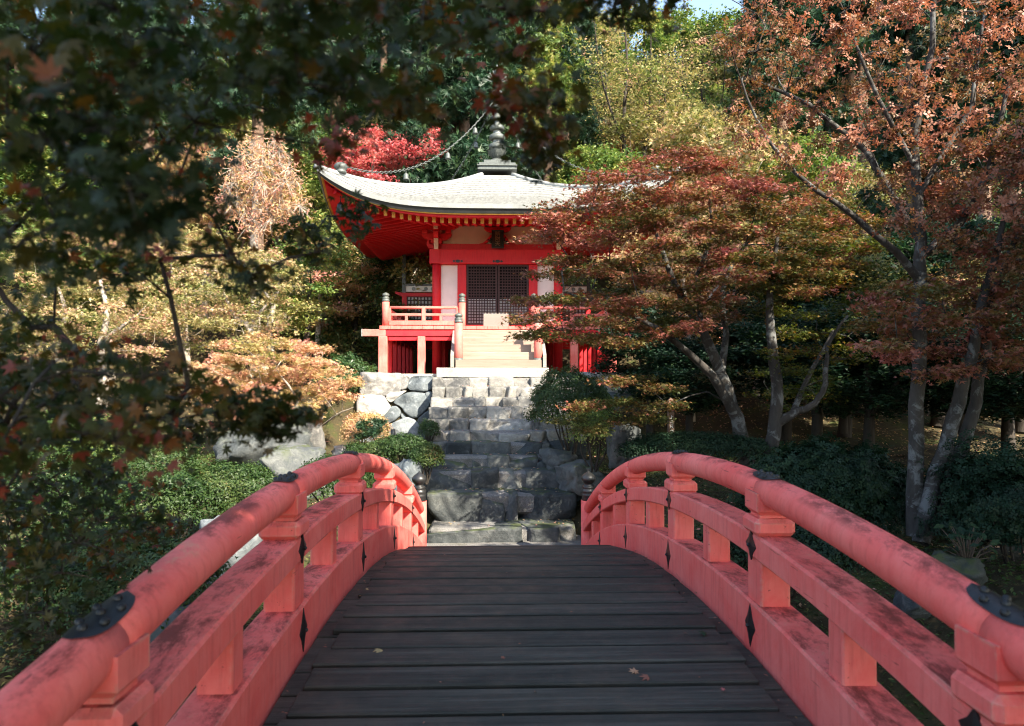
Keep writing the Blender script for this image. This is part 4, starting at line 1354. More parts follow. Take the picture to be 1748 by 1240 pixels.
# ---- chains with small bells from spire to the corner finials
def torus_link(mb, c, d, up_, a, b, r):
    d = d.normalized(); x = d; y = d.cross(up_).normalized()
    n, m = 8, 4; vs = []
    for i in range(n):
        t = 2 * math.pi * i / n; ctr = c + x * a * math.cos(t) + y * b * math.sin(t)
        rad = (x * math.cos(t) + y * math.sin(t)); z = x.cross(y)
        for j in range(m):
            q = 2 * math.pi * j / m; vs.append(ctr + (rad * math.cos(q) + z * math.sin(q)) * r)
    mb.add(vs, [(i * m + j, ((i + 1) % n) * m + j, ((i + 1) % n) * m + (j + 1) % m, i * m + (j + 1) % m) for i in range(n) for j in range(m)])
for k in range(4):
    fin = rpt(k, 1, .125, .30); top = Vector((HX, HD, zy(178))) + (fin - Vector((HX, HD, fin.z))).normalized() * .2
    def cp(s): 
        p = fin.lerp(top, s); p.z -= 4 * 1.0 * s * (1 - s); return p
    mb = MB(); mb.smooth = True; N_ = 72
    for i in range(N_):
        a, b = cp(i / N_), cp((i + 1) / N_)
        torus_link(mb, (a + b) / 2, b - a, Vector((0, 0, 1)) if i % 2 else Vector((1, .3, .2)), (b - a).length * .62, .034, .012)
    ch = mb.build('chain', M['verdigris'], hall)
    for s in (.38, .66, .86):
        p = cp(s)
        mb = MB(); mb.smooth = True
        mb.tube([p, p + Vector((0, 0, -.12))], .008, 5); mb.lathe([(r * .75, z * .75) for r, z in bell_prof], p + Vector((0, 0, -.10)), 12)
        mb.build('chain_bell', M['verdigris'], ch)
# ---- offertory box on the veranda
bx0, bx1 = P(825, 550, yv + .35).x, P(868, 550, yv + .35).x
ob = MB(); ob.box(((bx0 + bx1) / 2, yv + .45, FLOOR_Z + .19), (bx1 - bx0, .42, .38), None, .012)
ob = ob.build('offertory_box', M['grey_wood'], None, origin=((bx0 + bx1) / 2, yv + .45, FLOOR_Z)); tag(ob, 'weathered grey wooden offertory box in front of the lattice doors', 'box')
mb = MB()
for i in range(7): mb.box((bx0 + .06 + (bx1 - bx0 - .12) * i / 6, yv + .45, FLOOR_Z + .40), (.03, .38, .03))
mb.build('slat', M['grey_wood'], ob)

# ================================================================== GARDEN STONES
def gz(x, y): return ground_h(x, y)
def boulder(label, px, py, d, w, dp, h, seed, mat, rot=0.0, **kw):
    p = P(px, py, d)
    o = stone_obj('boulder', (p.x, p.y, p.z), (w, dp, h), seed, M[mat], None, (0, 0, rot), n=12, blocky=kw.get('blocky', .5), rough=kw.get('rough', .13), facets=8)
    return tag(o, label, 'rock', 'garden boulders')
boulder('large sunlit grey boulder behind the left hedge under hanging maple leaves', 455, 765, 15.6, 2.0, 1.4, 1.35, 21, 'stone_dark', .3)
boulder('pale rock face tapering up beside the peach coloured shrub', 520, 735, 15.9, .7, .8, 1.25, 22, 'stone', .8)
boulder('dark boulder speckled with white lichen behind the left handrail', 500, 800, 14.0, 1.35, 1.1, .9, 23, 'stone_dark', .1)
boulder('dark rounded stone below the lichen speckled boulder', 545, 830, 13.0, .9, .8, .7, 24, 'stone_dark', .6)
boulder('blue white rock seen between the left handrail and middle beam', 405, 940, 8.2, .8, .7, .75, 25, 'stone_blue', .4)
boulder('low pale rock at the water edge under the left railing', 305, 1075, 5.6, .5, .5, .4, 26, 'stone_dark', .9)
boulder('blue grey boulder beside the small round shrub left of the steps', 692, 822, 12.9, .62, .7, .8, 27, 'stone_blue', .2)
boulder('mossy dark boulder ending the lower steps beside the black newel cap', 985, 812, 13.6, .75, .9, .62, 28, 'stone_dark', .5)
boulder('rough stone at the right end of the fourth step', 950, 785, 14.4, .7, .7, .5, 29, 'stone_dark', .1)
boulder('tall rounded boulder dappled with sun behind the right handrail', 1066, 762, 13.2, .62, .6, 1.0, 30, 'stone_dark', .3)
boulder('lichen patched rock low between the right handrail and beam', 1560, 1025, 6.0, .30, .34, .28, 31, 'stone_dark', .3)
boulder('moss topped rock beside the broad leaved plant at right', 1630, 975, 7.2, .45, .45, .36, 32, 'stone_wet', .7)
boulder('dark wet stone in the lower right shade', 1690, 1085, 5.8, .4, .4, .3, 33, 'stone_wet', 1.1)
boulder('small pale stone on the lit ground beside the shrub', 590, 770, 16.2, .55, .5, .25, 34, 'stone_pale', .2)

# ================================================================== BUSHES
def bush(label, px, py, d, rx, ry, rz, n, mat, size, seed, **kw):
    p = P(px, py, d)
    return make_bush(kw.pop('name', 'azalea_bush'), label, kw.pop('group', 'garden bushes'), (p.x, p.y, p.z), rx, ry, rz, n, mat, size, seed, **kw)
bush('clipped dome shrub with peach tinted leaves before the pale wall', 624, 778, 15.8, .55, .5, .95, 9000, 'l_peach', .045, 41, tint=(.5, .25), rough=.06)
bush('small round green azalea at the left edge of the steps', 727, 812, 12.9, .33, .33, .58, 5000, 'l_azalea', .04, 42, tint=(.55, .2), rough=.05)
bush('low green azalea behind the small round one', 690, 790, 14.0, .5, .45, .55, 5000, 'l_azalea', .045, 43, tint=(.45, .2), rough=.08)
bush('spreading low azalea below the peach dome shrub', 645, 805, 14.2, .62, .5, .62, 6000, 'l_azalea', .045, 44, tint=(.5, .2), rough=.12)
bush('narrow green shrub growing against the sixth step', 733, 757, 15.4, .22, .25, .5, 2000, 'l_azalea', .04, 45, tint=(.5, .2))
bush('dark clipped bush behind the crest of the left handrail', 572, 870, 10.6, .62, .6, .78, 8000, 'l_azalea', .042, 46, tint=(.35, .2), rough=.08)
bush('broad clipped hedge with bare twigs left of the handrail', 395, 915, 10.2, .78, .7, 1.05, 15000, 'l_azalea', .042, 47, tint=(.5, .2), rough=.1)
bush('low dark hedge at the far left under hanging maple leaves', 290, 925, 9.6, .75, .7, .95, 11000, 'l_azalea', .045, 48, tint=(.4, .2), rough=.12)
bush('ragged green shrub on the bank below the left railing', 250, 1090, 6.0, .7, .7, .75, 9000, 'l_azalea', .04, 49, tint=(.4, .2), rough=.15)
bush('big rounded azalea with sunlit top right of the upper steps', 975, 768, 14.8, .92, .9, 1.65, 20000, 'l_azalea', .05, 50, tint=(.42, .2), rough=.08)
bush('thin light leaved shrub with pale stems beside the tall boulder', 1012, 792, 13.4, .5, .45, 1.1, 2600, 'l_yg', .05, 51, tint=(.55, .25), rough=.2)
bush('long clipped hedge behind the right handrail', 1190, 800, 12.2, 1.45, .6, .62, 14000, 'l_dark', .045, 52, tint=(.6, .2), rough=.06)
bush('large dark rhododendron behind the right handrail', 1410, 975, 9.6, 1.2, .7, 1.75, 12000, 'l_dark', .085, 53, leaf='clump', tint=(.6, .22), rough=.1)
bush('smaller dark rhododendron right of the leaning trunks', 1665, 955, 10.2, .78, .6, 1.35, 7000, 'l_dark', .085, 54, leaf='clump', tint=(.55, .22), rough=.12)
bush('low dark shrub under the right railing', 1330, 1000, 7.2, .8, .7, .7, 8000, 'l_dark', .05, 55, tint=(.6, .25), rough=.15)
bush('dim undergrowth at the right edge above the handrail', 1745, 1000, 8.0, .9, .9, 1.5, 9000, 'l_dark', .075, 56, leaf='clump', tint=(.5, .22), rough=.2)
bush('leafy evergreen shrub at the foot of the wall corner', 590, 700, 18.8, .7, .7, 1.3, 8000, 'l_green', .075, 57, tint=(.4, .2), rough=.18)
bush('dark low shrub at the lower left edge behind hanging leaves', 60, 960, 7.5, .9, .8, 1.1, 9000, 'l_azalea', .05, 64, tint=(.3, .2), rough=.18)
bush('shaded shrub above the water at the far left', 130, 1060, 6.2, .7, .7, .8, 8000, 'l_azalea', .045, 65, tint=(.3, .2), rough=.18)
bush('green shrub between the far left hedge and the big boulder', 250, 850, 12.5, .9, .8, 1.0, 9000, 'l_azalea', .055, 66, tint=(.45, .2), rough=.16)
bush('loose green shrub further left behind the hanging leaves', 120, 840, 12.0, 1.0, .8, 1.2, 9000, 'l_yg', .06, 67, tint=(.35, .25), rough=.18)
# broad-leaved plant
rg = np.random.default_rng(60); n = 40
p = P(1650, 960, 7.2); C = rg.normal(size=(n, 3)) * np.array([.14, .13, .08]) + np.array([0, 0, .22])
root = empty('broad_leaved_plant', p); tag(root, 'broad leaved plant growing on the shaded bank', 'plant')
link('foliage', leaf_mesh('foliage', 'oval', C, np.array([0, -.5, 1.]) + unit(rg, n) * .5, rg.uniform(.09, .15, n), rg.uniform(.4, .9, n), M['l_dark'], rg), root)
mb = MB()
for c in C: mb.tube([(0, 0, -.1), (c[0] * .5, c[1] * .5, c[2] * .6), tuple(c)], [.008, .006, .004], 4)
link('stem', mb.mesh('stem', M['twig']), root)

# ground cover and fallen leaves
def scatter(name, label, cat, region, n, mat, size, seed, tint, leaf='oval', lift=.02, up=1.0, hz=.03, patch=None, ret=False):
    rg = np.random.default_rng(seed); out = []
    while len(out) < n:
        x, y = region(rg)
        if abs(x - AX) < 1.45 and 11 < y < 18.4: continue
        if abs(x - AX) < 3.7 and 18 < y < 28: continue
        if patch and mnoise.noise(Vector((x * patch, y * patch, seed))) < rg.uniform(-.3, .25): continue
        out.append((x, y, gz(x, y)))
    C = np.array(out); C[:, 2] += lift + np.abs(rg.normal(size=n)) * hz
    N = np.array([0, 0, up]) + unit(rg, n) * .6
    o = link(name, leaf_mesh(name, leaf, C, N, size * rg.uniform(.6, 1.3, n), rg.normal(tint[0], tint[1], n), M[mat], rg))
    return tag(o, label, cat, kind='stuff')
scatter('ground_cover', 'short green ground cover on the garden slopes', 'ground cover', lambda r: ((r.uniform(-7, -1.6) if r.random() < .7 else r.uniform(1.9, 6)), r.uniform(5.5, 17)), 42000, 'l_moss', .06, 61, (.5, .22), hz=.07, patch=.5)
scatter('fallen_leaves', 'fallen brown and orange leaves littering the ground', 'leaf litter', lambda r: (r.uniform(-12, 14), r.uniform(8, 30)), 16000, 'l_peach', .07, 62, (.55, .25), hz=.01)

# stakes with a sagging rope beside the steps
sp_ = []
for (px, py0, py1, d, lb) in ((671, 752, 733, 14.9, 'dark wooden stake beside the steps carrying a rope'), (646, 778, 758, 14.4, 'dark wooden stake beside the dome shrub carrying a rope')):
    a = P(px, py1, d)
    mb = MB(); mb.smooth = True; mb.tube([(a.x, a.y, a.z - .75), a], .05, 10)
    tag(mb.build('stake', M['black'], None, origin=(a.x, a.y, a.z - .75)), lb, 'stake', 'rope stakes'); sp_.append(a)
mb = MB(); mb.smooth = True
mb.tube([sp_[0].lerp(sp_[1], s) + Vector((0, 0, -.06 - .35 * s * (1 - s))) for s in np.linspace(0, 1, 12)], .014, 6)
tag(mb.build('rope', M['black']), 'thin dark rope slung between two stakes left of the steps', 'rope')
a = P(1145, 684, 12.9)
mb = MB(); mb.box((a.x, a.y, a.z - .7), (.11, .11, 1.4), None, .01); mb.add([(a.x - .055, a.y - .055, a.z), (a.x + .055, a.y - .055, a.z), (a.x + .055, a.y + .055, a.z), (a.x - .055, a.y + .055, a.z), (a.x, a.y, a.z + .06)], [(0, 1, 4), (1, 2, 4), (2, 3, 4), (3, 0, 4)])
tag(mb.build('marker_post', M['bark_cedar'], None, origin=(a.x, a.y, a.z - 1.4)), 'square brown marker post standing behind the hedge', 'post')
marker = bpy.data.objects['marker_post']
for i, ch in enumerate('上ニ尺つ'):
    glyph(ch, .075, marker, (a.x, a.y - .058, a.z - .31 - .085 * i), math.radians(90), M['paper'])

# fallen leaves lying on the deck
for i, (px, py, lb, mt) in enumerate(((648, 1113, 'yellow brown fallen leaf on the left of the deck', 'l_gold'), (1083, 1157, 'brown fallen leaf near the deck middle', 'l_peach'),
        (1106, 1166, 'reddish fallen leaf beside the brown one on the deck', 'l_rust'), (1204, 1092, 'dark curled fallen leaf near the right railing', 'l_dark'),
        (626, 1010, 'tiny pale fallen leaf by the left deck edge', 'l_gold'), (1190, 1021, 'small orange leaf by the right deck edge', 'l_rust'), (1236, 1190, 'tiny red leaf on the near deck', 'l_red'), (858, 1130, 'tiny brown leaf scrap mid deck', 'l_rust'))):
    s_ = -(py - HOR) / F_PX; y_ = 3.0
    for _ in range(30): y_ = deck_z(y_) / s_ * .5 + y_ * .5
    pp = P(px, py, y_); rg = np.random.default_rng(70 + i)
    me = leaf_mesh('fallen_leaf', 'maple7', np.zeros((1, 3)), np.array([[.15, -.25, 1.]]), np.array([.075 if i < 4 else .035]), np.array([.7]), M[mt], rg)
    o = link('fallen_leaf', me); o.location = (pp.x, pp.y, deck_z(pp.y) + .034); tag(o, lb, 'leaf', 'fallen leaves on the deck')

# leaf scraps gathered along the deck edges and on the stone treads
rg = np.random.default_rng(75); pts = []
for _ in range(150):
    y_ = rg.uniform(2.6, 10.5); e_ = abs(rg.normal()) * .09
    pts.append((BX + rg.choice([-1, 1]) * (WB / 2 - .03 - e_), y_, deck_z(y_) + .012))
for _ in range(46):
    y_ = rg.uniform(2.6, 9.5); pts.append((BX + rg.uniform(-1.05, 1.05), y_, deck_z(y_) + .026))
o = link('leaf_scraps', leaf_mesh('leaf_scraps', 'oval', np.array(pts), np.array([0, 0, 1.]) + unit(rg, len(pts)) * .3, rg.uniform(.012, .030, len(pts)), rg.uniform(.2, 1, len(pts)), M['l_rust'], rg))
tag(o, 'tiny leaf scraps gathered along the deck edges', 'leaf litter', kind='stuff')
pts = []
for i in range(11):
    d_ = STEPS[i][1]; dn = STEPS[i + 1][1] if i < 10 else 18.4
    for _ in range(26): pts.append((AX + rg.uniform(-1.2, 1.25), rg.uniform(d_ + .08, dn - .02), STEP_Z[i] + .03))
o = link('fallen_leaves', leaf_mesh('fallen_leaves', 'maple7', np.array(pts), np.array([0, 0, 1.]) + unit(rg, len(pts)) * .35, rg.uniform(.04, .075, len(pts)), rg.uniform(.3, 1, len(pts)), M['l_peach'], rg))
tag(o, 'fallen leaves scattered over the stone treads', 'leaf litter', kind='stuff')

# ================================================================== TREES of the garden
R_ = lambda s: np.random.default_rng(s)
# --- overhanging maple in front, at left
rg = R_(100)
polyA = [(-60, -60), (930, -60), (950, 60), (925, 130), (880, 110), (760, 120), (700, 150), (640, 130), (560, 190), (470, 190), (400, 230), (340, 280), (290, 340), (300, 400), (400, 440), (330, 440), (200, 470), (100, 480), (-60, 500)]
polyB = [(-60, 520), (80, 560), (160, 600), (300, 640), (400, 680), (430, 720), (350, 750), (250, 770), (-60, 790)]
polyC = [(-80, 800), (200, 800), (290, 870), (260, 930), (130, 1000), (40, 1070), (-80, 1130)]
pads = poly_pads(rg, polyA, 68, 1.0, 2.6, .10, .055, 50) + poly_pads(rg, polyB, 27, 1.4, 2.6, .10, .05, 42) + poly_pads(rg, polyC, 32, 2.2, 3.2, .20, .09, 34)
for (x, y, d, r) in ((460, 735, 1.9, .05), (500, 705, 1.9, .045), (440, 690, 1.9, .05), (470, 700, 1.9, .05), (545, 430, 2.2, .06), (600, 370, 2.4, .05), (520, 400, 2.2, .06), (430, 470, 2.0, .06), (560, 250, 1.8, .05), (690, 170, 1.5, .05), (905, 215, 1.7, .045), (925, 260, 1.8, .04), (945, 180, 1.6, .05), (880, 170, 1.6, .05), (1115, 15, 1.8, .03), (1060, 0, 1.7, .05), (1010, -20, 1.7, .06)):
    pads.append((np.array(P(x, y, d)), r, r * .6))
for _ in range(90):
    pads.append((np.array([rg.uniform(-4.2, .9), rg.uniform(-1.5, 2.6), rg.uniform(1.9, 3.6)]), .5, .18))
bs = np.array([-3.3, .3, -2.4])
stems = [[(bs, .14), (bs + [.25, .1, 1.4], .12), (bs + [.7, .4, 2.6], .10), (bs + [1.2, .9, 3.6], .075), (bs + [2.0, 1.4, 4.3], .045), (bs + [3.0, 1.8, 4.6], .02)],
         [(bs + [.25, .1, 1.4], .09), (bs + [.8, .9, 1.9], .05), (bs + [1.5, 1.7, 2.15], .026), (bs + [2.2, 2.0, 2.25], .012)],
         [(bs + [.2, .08, 1.2], .06), (bs + [.6, 1.4, 1.3], .04), (bs + [1.0, 2.6, 1.35], .02)],
         [(bs + [.7, .4, 2.6], .07), (bs + [.2, .9, 3.8], .05), (bs + [.1, 1.4, 5.0], .025)]]
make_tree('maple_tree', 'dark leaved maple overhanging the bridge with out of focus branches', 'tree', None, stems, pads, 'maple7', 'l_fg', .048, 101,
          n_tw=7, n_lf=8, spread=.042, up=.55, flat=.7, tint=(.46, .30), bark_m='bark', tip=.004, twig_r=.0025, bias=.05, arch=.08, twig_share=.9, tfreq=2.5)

# --- big spreading maple right of the hall
rg = R_(110)
poly1 = [(895, 500), (925, 450), (915, 400), (950, 350), (1010, 305), (1080, 280), (1180, 258), (1300, 300), (1440, 335), (1500, 400), (1460, 470), (1380, 500), (1300, 480), (1250, 540), (1180, 560), (1080, 590), (980, 590), (900, 570)]
poly1b = [(965, 715), (1010, 670), (1070, 640), (1120, 650), (1180, 690), (1130, 720), (1050, 725), (985, 740)]
pads = poly_pads(rg, poly1, 125, 10.8, 13.2, .56, .09, 26) + poly_pads(rg, poly1b, 12, 11.2, 12.4, .42, .08, 28)
d = 12.6
stems = [[(P(1282, 815, d), .17), (P(1272, 770, d), .15), (P(1258, 715, d), .125), (P(1232, 640, d), .105), (P(1196, 560, d), .085), (P(1150, 480, d), .06), (P(1120, 400, d), .03)],
         [(P(1258, 715, d), .10), (P(1215, 640, 12.2), .075), (P(1150, 580, 11.8), .05), (P(1060, 530, 11.6), .03), (P(960, 500, 11.4), .016)],
         [(P(1232, 640, d), .085), (P(1240, 570, 12.9), .06), (P(1235, 480, 13.2), .045), (P(1290, 400, 13.4), .025)],
         [(P(1196, 560, d), .06), (P(1190, 470, 12.4), .045), (P(1215, 400, 12.4), .03), (P(1210, 330, 12.4), .015)]]
make_tree('maple_tree', 'spreading maple with muted red and green layers right of the hall', 'tree', 'maples beside the steps', stems, pads, 'star3', 'l_maple', .10, 111,
          n_tw=18, n_lf=22, spread=.08, up=1.0, flat=.4, tint=(.43, .34), bark_m='bark_grey', twig_r=.004, arch=.06,
          trend=lambda C: np.clip((C[:, 2] - 1.6) * .10, -.3, .22))
# --- second maple behind it
rg = R_(120)
poly2 = [(1290, 470), (1380, 420), (1480, 400), (1520, 480), (1490, 560), (1440, 640), (1400, 690), (1330, 700), (1290, 640), (1330, 580)]
pads = poly_pads(rg, poly2, 40, 11.6, 14, .55, .12, 30)
d = 12.0
stems = [[(P(1313, 800, d), .14), (P(1320, 745, d), .125), (P(1327, 680, d), .11), (P(1318, 590, d), .09), (P(1314, 500, d), .06), (P(1330, 400, d), .03)],
         [(P(1322, 725, d), .09), (P(1352, 708, 11.9), .075), (P(1390, 690, 11.8), .055), (P(1408, 655, 11.7), .045), (P(1412, 590, 11.7), .03), (P(1445, 540, 11.7), .018)],
         [(P(1340, 712, 11.9), .06), (P(1372, 660, 12.3), .045), (P(1420, 570, 12.5), .028)]]
make_tree('maple_tree', 'olive green maple with a side limb bending upward behind the right handrail', 'tree', 'maples beside the steps', stems, pads, 'star3', 'l_maple2', .09, 121,
          n_tw=14, n_lf=22, spread=.085, up=1.0, flat=.45, tint=(.42, .25), bark_m='bark_grey', twig_r=.004, arch=.06)
# --- tall cherry with rusty drooping leaves, straight trunk at right
rg = R_(130)
poly3 = [(1235, 60), (1300, -30), (1760, -40), (1770, 480), (1650, 470), (1560, 400), (1500, 330), (1420, 300), (1300, 250), (1250, 200)]
pads = poly_pads(rg, poly3, 66, 7.4, 9.6, .34, .20, 46) + [(np.array([rg.uniform(2.5, 7.5), rg.uniform(6, 10), rg.uniform(5, 7)]), .5, .3) for _ in range(10)]
d = 8.6
stems = [[(P(1562, 915, d), .105), (P(1564, 800, d), .092), (P(1566, 640, d), .084), (P(1568, 480, d), .075), (P(1570, 380, d), .066), (P(1560, 240, d), .05), (P(1590, 80, d), .035), (P(1600, -80, d), .02)],
         [(P(1568, 470, d), .055), (P(1530, 430, 8.4), .045), (P(1460, 370, 8.3), .036), (P(1360, 300, 8.2), .026), (P(1290, 200, 8.2), .016), (P(1260, 120, 8.2), .008)],
         [(P(1569, 400, d), .05), (P(1480, 260, 8.8), .038), (P(1380, 180, 8.9), .028), (P(1270, 130, 9), .014)],
         [(P(1568, 450, d), .06), (P(1640, 380, 8.6), .048), (P(1690, 280, 8.5), .035), (P(1730, 120, 8.5), .02)],
         [(P(1566, 330, d), .045), (P(1660, 180, 8.7), .03), (P(1680, 20, 8.8), .015)],
         [(P(1568, 300, d), .04), (P(1500, 170, 8.4), .026), (P(1440, 20, 8.3), .013)]]
make_tree('cherry_tree', 'straight trunked cherry with rust red drooping leaves at upper right', 'tree', None, stems, pads, 'clump', 'l_rust', .085, 131,
          n_tw=14, n_lf=6, spread=.06, up=.35, flat=1.0, tint=(.55, .25), bark_m='bark_grey', twig_r=.005, arch=.05, droop=.2)
# --- leaning twin trunks with red maple sprays
rg = R_(140)
poly4 = [(1470, 590), (1490, 510), (1580, 480), (1660, 490), (1770, 450), (1770, 620), (1660, 640), (1600, 650), (1540, 610)]
pads = poly_pads(rg, poly4, 34, 7.6, 9.0, .34, .09, 30) + poly_pads(rg, [(1600, 330), (1770, 200), (1770, 460), (1640, 440)], 16, 8.0, 9.6, .4, .12, 40)
d = 8.5
stems = [[(P(1572, 925, d), .10), (P(1592, 830, d), .092), (P(1618, 745, d), .086), (P(1642, 665, d), .078), (P(1662, 590, d), .065), (P(1690, 470, d), .045), (P(1720, 350, d), .025)],
         [(P(1584, 928, 8.7), .10), (P(1622, 830, 8.7), .088), (P(1655, 725, 8.7), .078), (P(1682, 610, 8.7), .064), (P(1690, 520, 8.7), .05), (P(1740, 400, 8.8), .03)]]
make_tree('maple_tree', 'red sprayed maple on two leaning lichened trunks at right', 'tree', None, stems, pads, 'star3', 'l_maple', .095, 141,
          n_tw=14, n_lf=17, spread=.08, up=.9, flat=.45, tint=(.64, .26), bark_m='bark_grey', twig_r=.004, arch=.06)

# --- peach coloured layered shrub left of the wall
rg = R_(150)
poly5 = [(335, 625), (385, 582), (470, 572), (545, 590), (606, 650), (585, 690), (510, 700), (420, 712), (350, 690)]
pads = poly_pads(rg, poly5, 62, 15.4, 17.4, .42, .12, 20)
d = 16.6
stems = [[(P(540, 745, d), .05), (P(530, 710, d), .04), (P(500, 670, d), .03), (P(470, 630, d), .015)], [(P(548, 745, d), .05), (P(552, 700, d), .04), (P(575, 670, d), .02)],
         [(P(455, 750, 16.8), .06), (P(450, 700, 16.8), .045), (P(430, 640, 16.8), .025)], [(P(535, 735, d), .03), (P(575, 708, 16.2), .02), (P(604, 694, 16), .01)]]
make_tree('enkianthus_shrub', 'wide peach and pink tinted shrub in full sun left of the wall', 'shrub', None, stems, pads, 'clump', 'l_peach', .075, 151,
          n_tw=18, n_lf=16, spread=.07, up=.9, flat=.6, tint=(.58, .25), bark_m='bark_pale', twig_r=.005, arch=.04)
# --- yellow green layered maples further left
def mid_tree(label, name, poly, n, d0, d1, stem_px, mat, seed, bark_m='bark_pale', leaf='star3', size=.13, rh=.75, rv=.16, tint=(.55, .25), group='sunlit trees left of the hall', sr=.12, sep=26, n_tw=15, n_lf=18, spread=.12, **kw):
    rg = R_(seed); dm = (d0 + d1) / 2
    pads = poly_pads(rg, poly, n, d0, d1, rh, rv, sep)
    stems = []
    for st in stem_px:
        k = len(st); stems.append([(P(x, y, dm), sr * (1 - .75 * i / max(1, k - 1)) * (1 if st is stem_px[0] else .6)) for i, (x, y) in enumerate(st)])
    return make_tree(name, label, 'tree', group, stems, pads, leaf, mat, size, seed + 1, n_tw=n_tw, n_lf=n_lf, spread=spread, tint=tint, bark_m=bark_m, arch=.05, **kw)
mid_tree('golden green maple in layers behind the peach shrub', 'maple_tree', [(250, 520), (320, 455), (430, 425), (500, 450), (520, 520), (470, 570), (380, 600), (290, 590)], 46, 18.5, 22, [[(455, 640), (425, 560), (405, 545), (380, 500)], [(425, 560), (470, 500)]], 'l_gold', 160, tint=(.55, .3))
mid_tree('yellow maple on a pale bent trunk at far left', 'maple_tree', [(60, 520), (130, 470), (240, 470), (290, 540), (260, 620), (150, 640), (70, 610)], 34, 18, 21, [[(172, 700), (178, 640), (172, 590), (182, 530), (170, 480)], [(172, 590), (230, 540)]], 'l_gold', 165, sr=.16, tint=(.6, .3))
mid_tree('pale trunked golden tree beyond the hanging leaves at the left edge', 'maple_tree', [(-40, 420), (60, 400), (130, 440), (120, 560), (20, 620), (-40, 600)], 26, 19, 22, [[(105, 660), (100, 580), (112, 540), (95, 480)]], 'l_gold', 168, sr=.13, tint=(.5, .25))
mid_tree('glossy green broadleaf tree against the left side of the hall', 'broadleaf_tree', [(480, 470), (560, 400), (640, 390), (725, 430), (730, 560), (640, 630), (560, 640), (500, 600)], 70, 25, 30, [[(600, 660), (605, 580), (615, 500), (620, 430)], [(605, 560), (560, 480)], [(612, 520), (680, 470)]], 'l_green', 170, bark_m='bark', leaf='oval', size=.17, rh=.9, rv=.55, tint=(.72, .32), n_tw=18, n_lf=18, spread=.16, flat=1.0)
mid_tree('olive tinged broadleaf tree above the peach shrub', 'broadleaf_tree', [(500, 420), (560, 350), (590, 430), (560, 520), (500, 560), (450, 520)], 26, 20, 23, [[(520, 640), (525, 560), (530, 480)]], 'l_yg', 173, bark_m='bark', leaf='oval', size=.13, rh=.6, rv=.3, tint=(.6, .3))
mid_tree('dwarf pine with a dark flat top in front of the peach dome shrub', 'pine_tree', [(602, 720), (648, 712), (654, 740), (612, 745)], 9, 14.9, 15.2, [[(655, 790), (645, 760), (630, 735)]], 'l_conifer', 186, bark_m='bark_grey', leaf='spray', size=.09, rh=.16, rv=.06, sr=.025, sep=8, n_tw=10, n_lf=14, spread=.05, group=None)
# weeping cherry
rg = R_(180); dm = 26.0
pads = poly_pads(rg, [(375, 330), (400, 270), (430, 240), (480, 240), (505, 290), (515, 350), (470, 380), (400, 375)], 34, 25, 27, .55, .55, 16)
stems = [[(P(437, 640, dm), .22), (P(436, 540, dm), .19), (P(434, 440, dm), .16), (P(436, 340, dm), .12), (P(440, 270, dm), .06)], [(P(434, 420, dm), .1), (P(400, 350, dm), .06), (P(385, 310, dm), .03)], [(P(435, 390, dm), .1), (P(480, 310, dm), .06), (P(500, 290, dm), .03)]]
make_tree('cherry_tree', 'pale twigged weeping cherry with sparse peach leaves behind the roof corner', 'tree', None, stems, pads, 'long', 'l_peach', .17, 181,
          n_tw=26, n_lf=3, spread=.14, up=.2, flat=1.4, tint=(.7, .2), bark_m='bark_pale', twig_r=.012, arch=.1, droop=.9, twig_share=1.0)
mid_tree('bare pale twigged tree beside the broadleaf tree', 'cherry_tree', [(440, 470), (480, 440), (530, 470), (500, 540), (450, 530)], 12, 20.5, 22, [[(462, 600), (460, 560), (470, 510), (480, 470)], [(468, 520), (445, 490)]], 'l_gold', 184, leaf='long', size=.1, n_tw=22, n_lf=1, rh=.5, rv=.4, twig_r=.010, droop=.5, twig_share=1.0, group=None)
# scarlet maples
mid_tree('scarlet maple glowing in sun behind the left roof corner', 'maple_tree', [(560, 270), (590, 235), (650, 225), (690, 235), (740, 225), (745, 260), (690, 285), (650, 305), (600, 300)], 44, 27.5, 30, [[(645, 420), (640, 350), (635, 300), (640, 260)]], 'l_red', 190, leaf='star3', size=.17, rh=.75, rv=.2, tint=(.55, .3), group='scarlet maples', sep=17, n_lf=15)
mid_tree('small scarlet maple beyond the tall cherry trunk', 'maple_tree', [(1215, 440), (1260, 420), (1300, 450), (1270, 490), (1220, 485)], 16, 18.5, 20, [[(1250, 580), (1252, 520), (1255, 470)]], 'l_red', 193, size=.12, group='scarlet maples', rh=.5, rv=.15)
mid_tree('golden pink maple glowing behind the spreading maple', 'maple_tree', [(1060, 340), (1160, 300), (1260, 330), (1300, 420), (1280, 540), (1180, 600), (1090, 560), (1050, 450)], 52, 17.5, 20.5, [[(1180, 720), (1178, 620), (1170, 520), (1160, 430)], [(1175, 560), (1240, 470)]], 'l_peach', 196, tint=(.5, .3), group='sunlit trees right of the hall')
mid_tree('yellow green maple between the two right hand trunks', 'maple_tree', [(1330, 440), (1420, 400), (1520, 420), (1560, 520), (1500, 600), (1400, 610), (1340, 560)], 46, 16.5, 19.5, [[(1440, 740), (1436, 640), (1430, 560), (1425, 480)]], 'l_gold', 199, tint=(.3, .3), group='sunlit trees right of the hall', bark_m='bark')

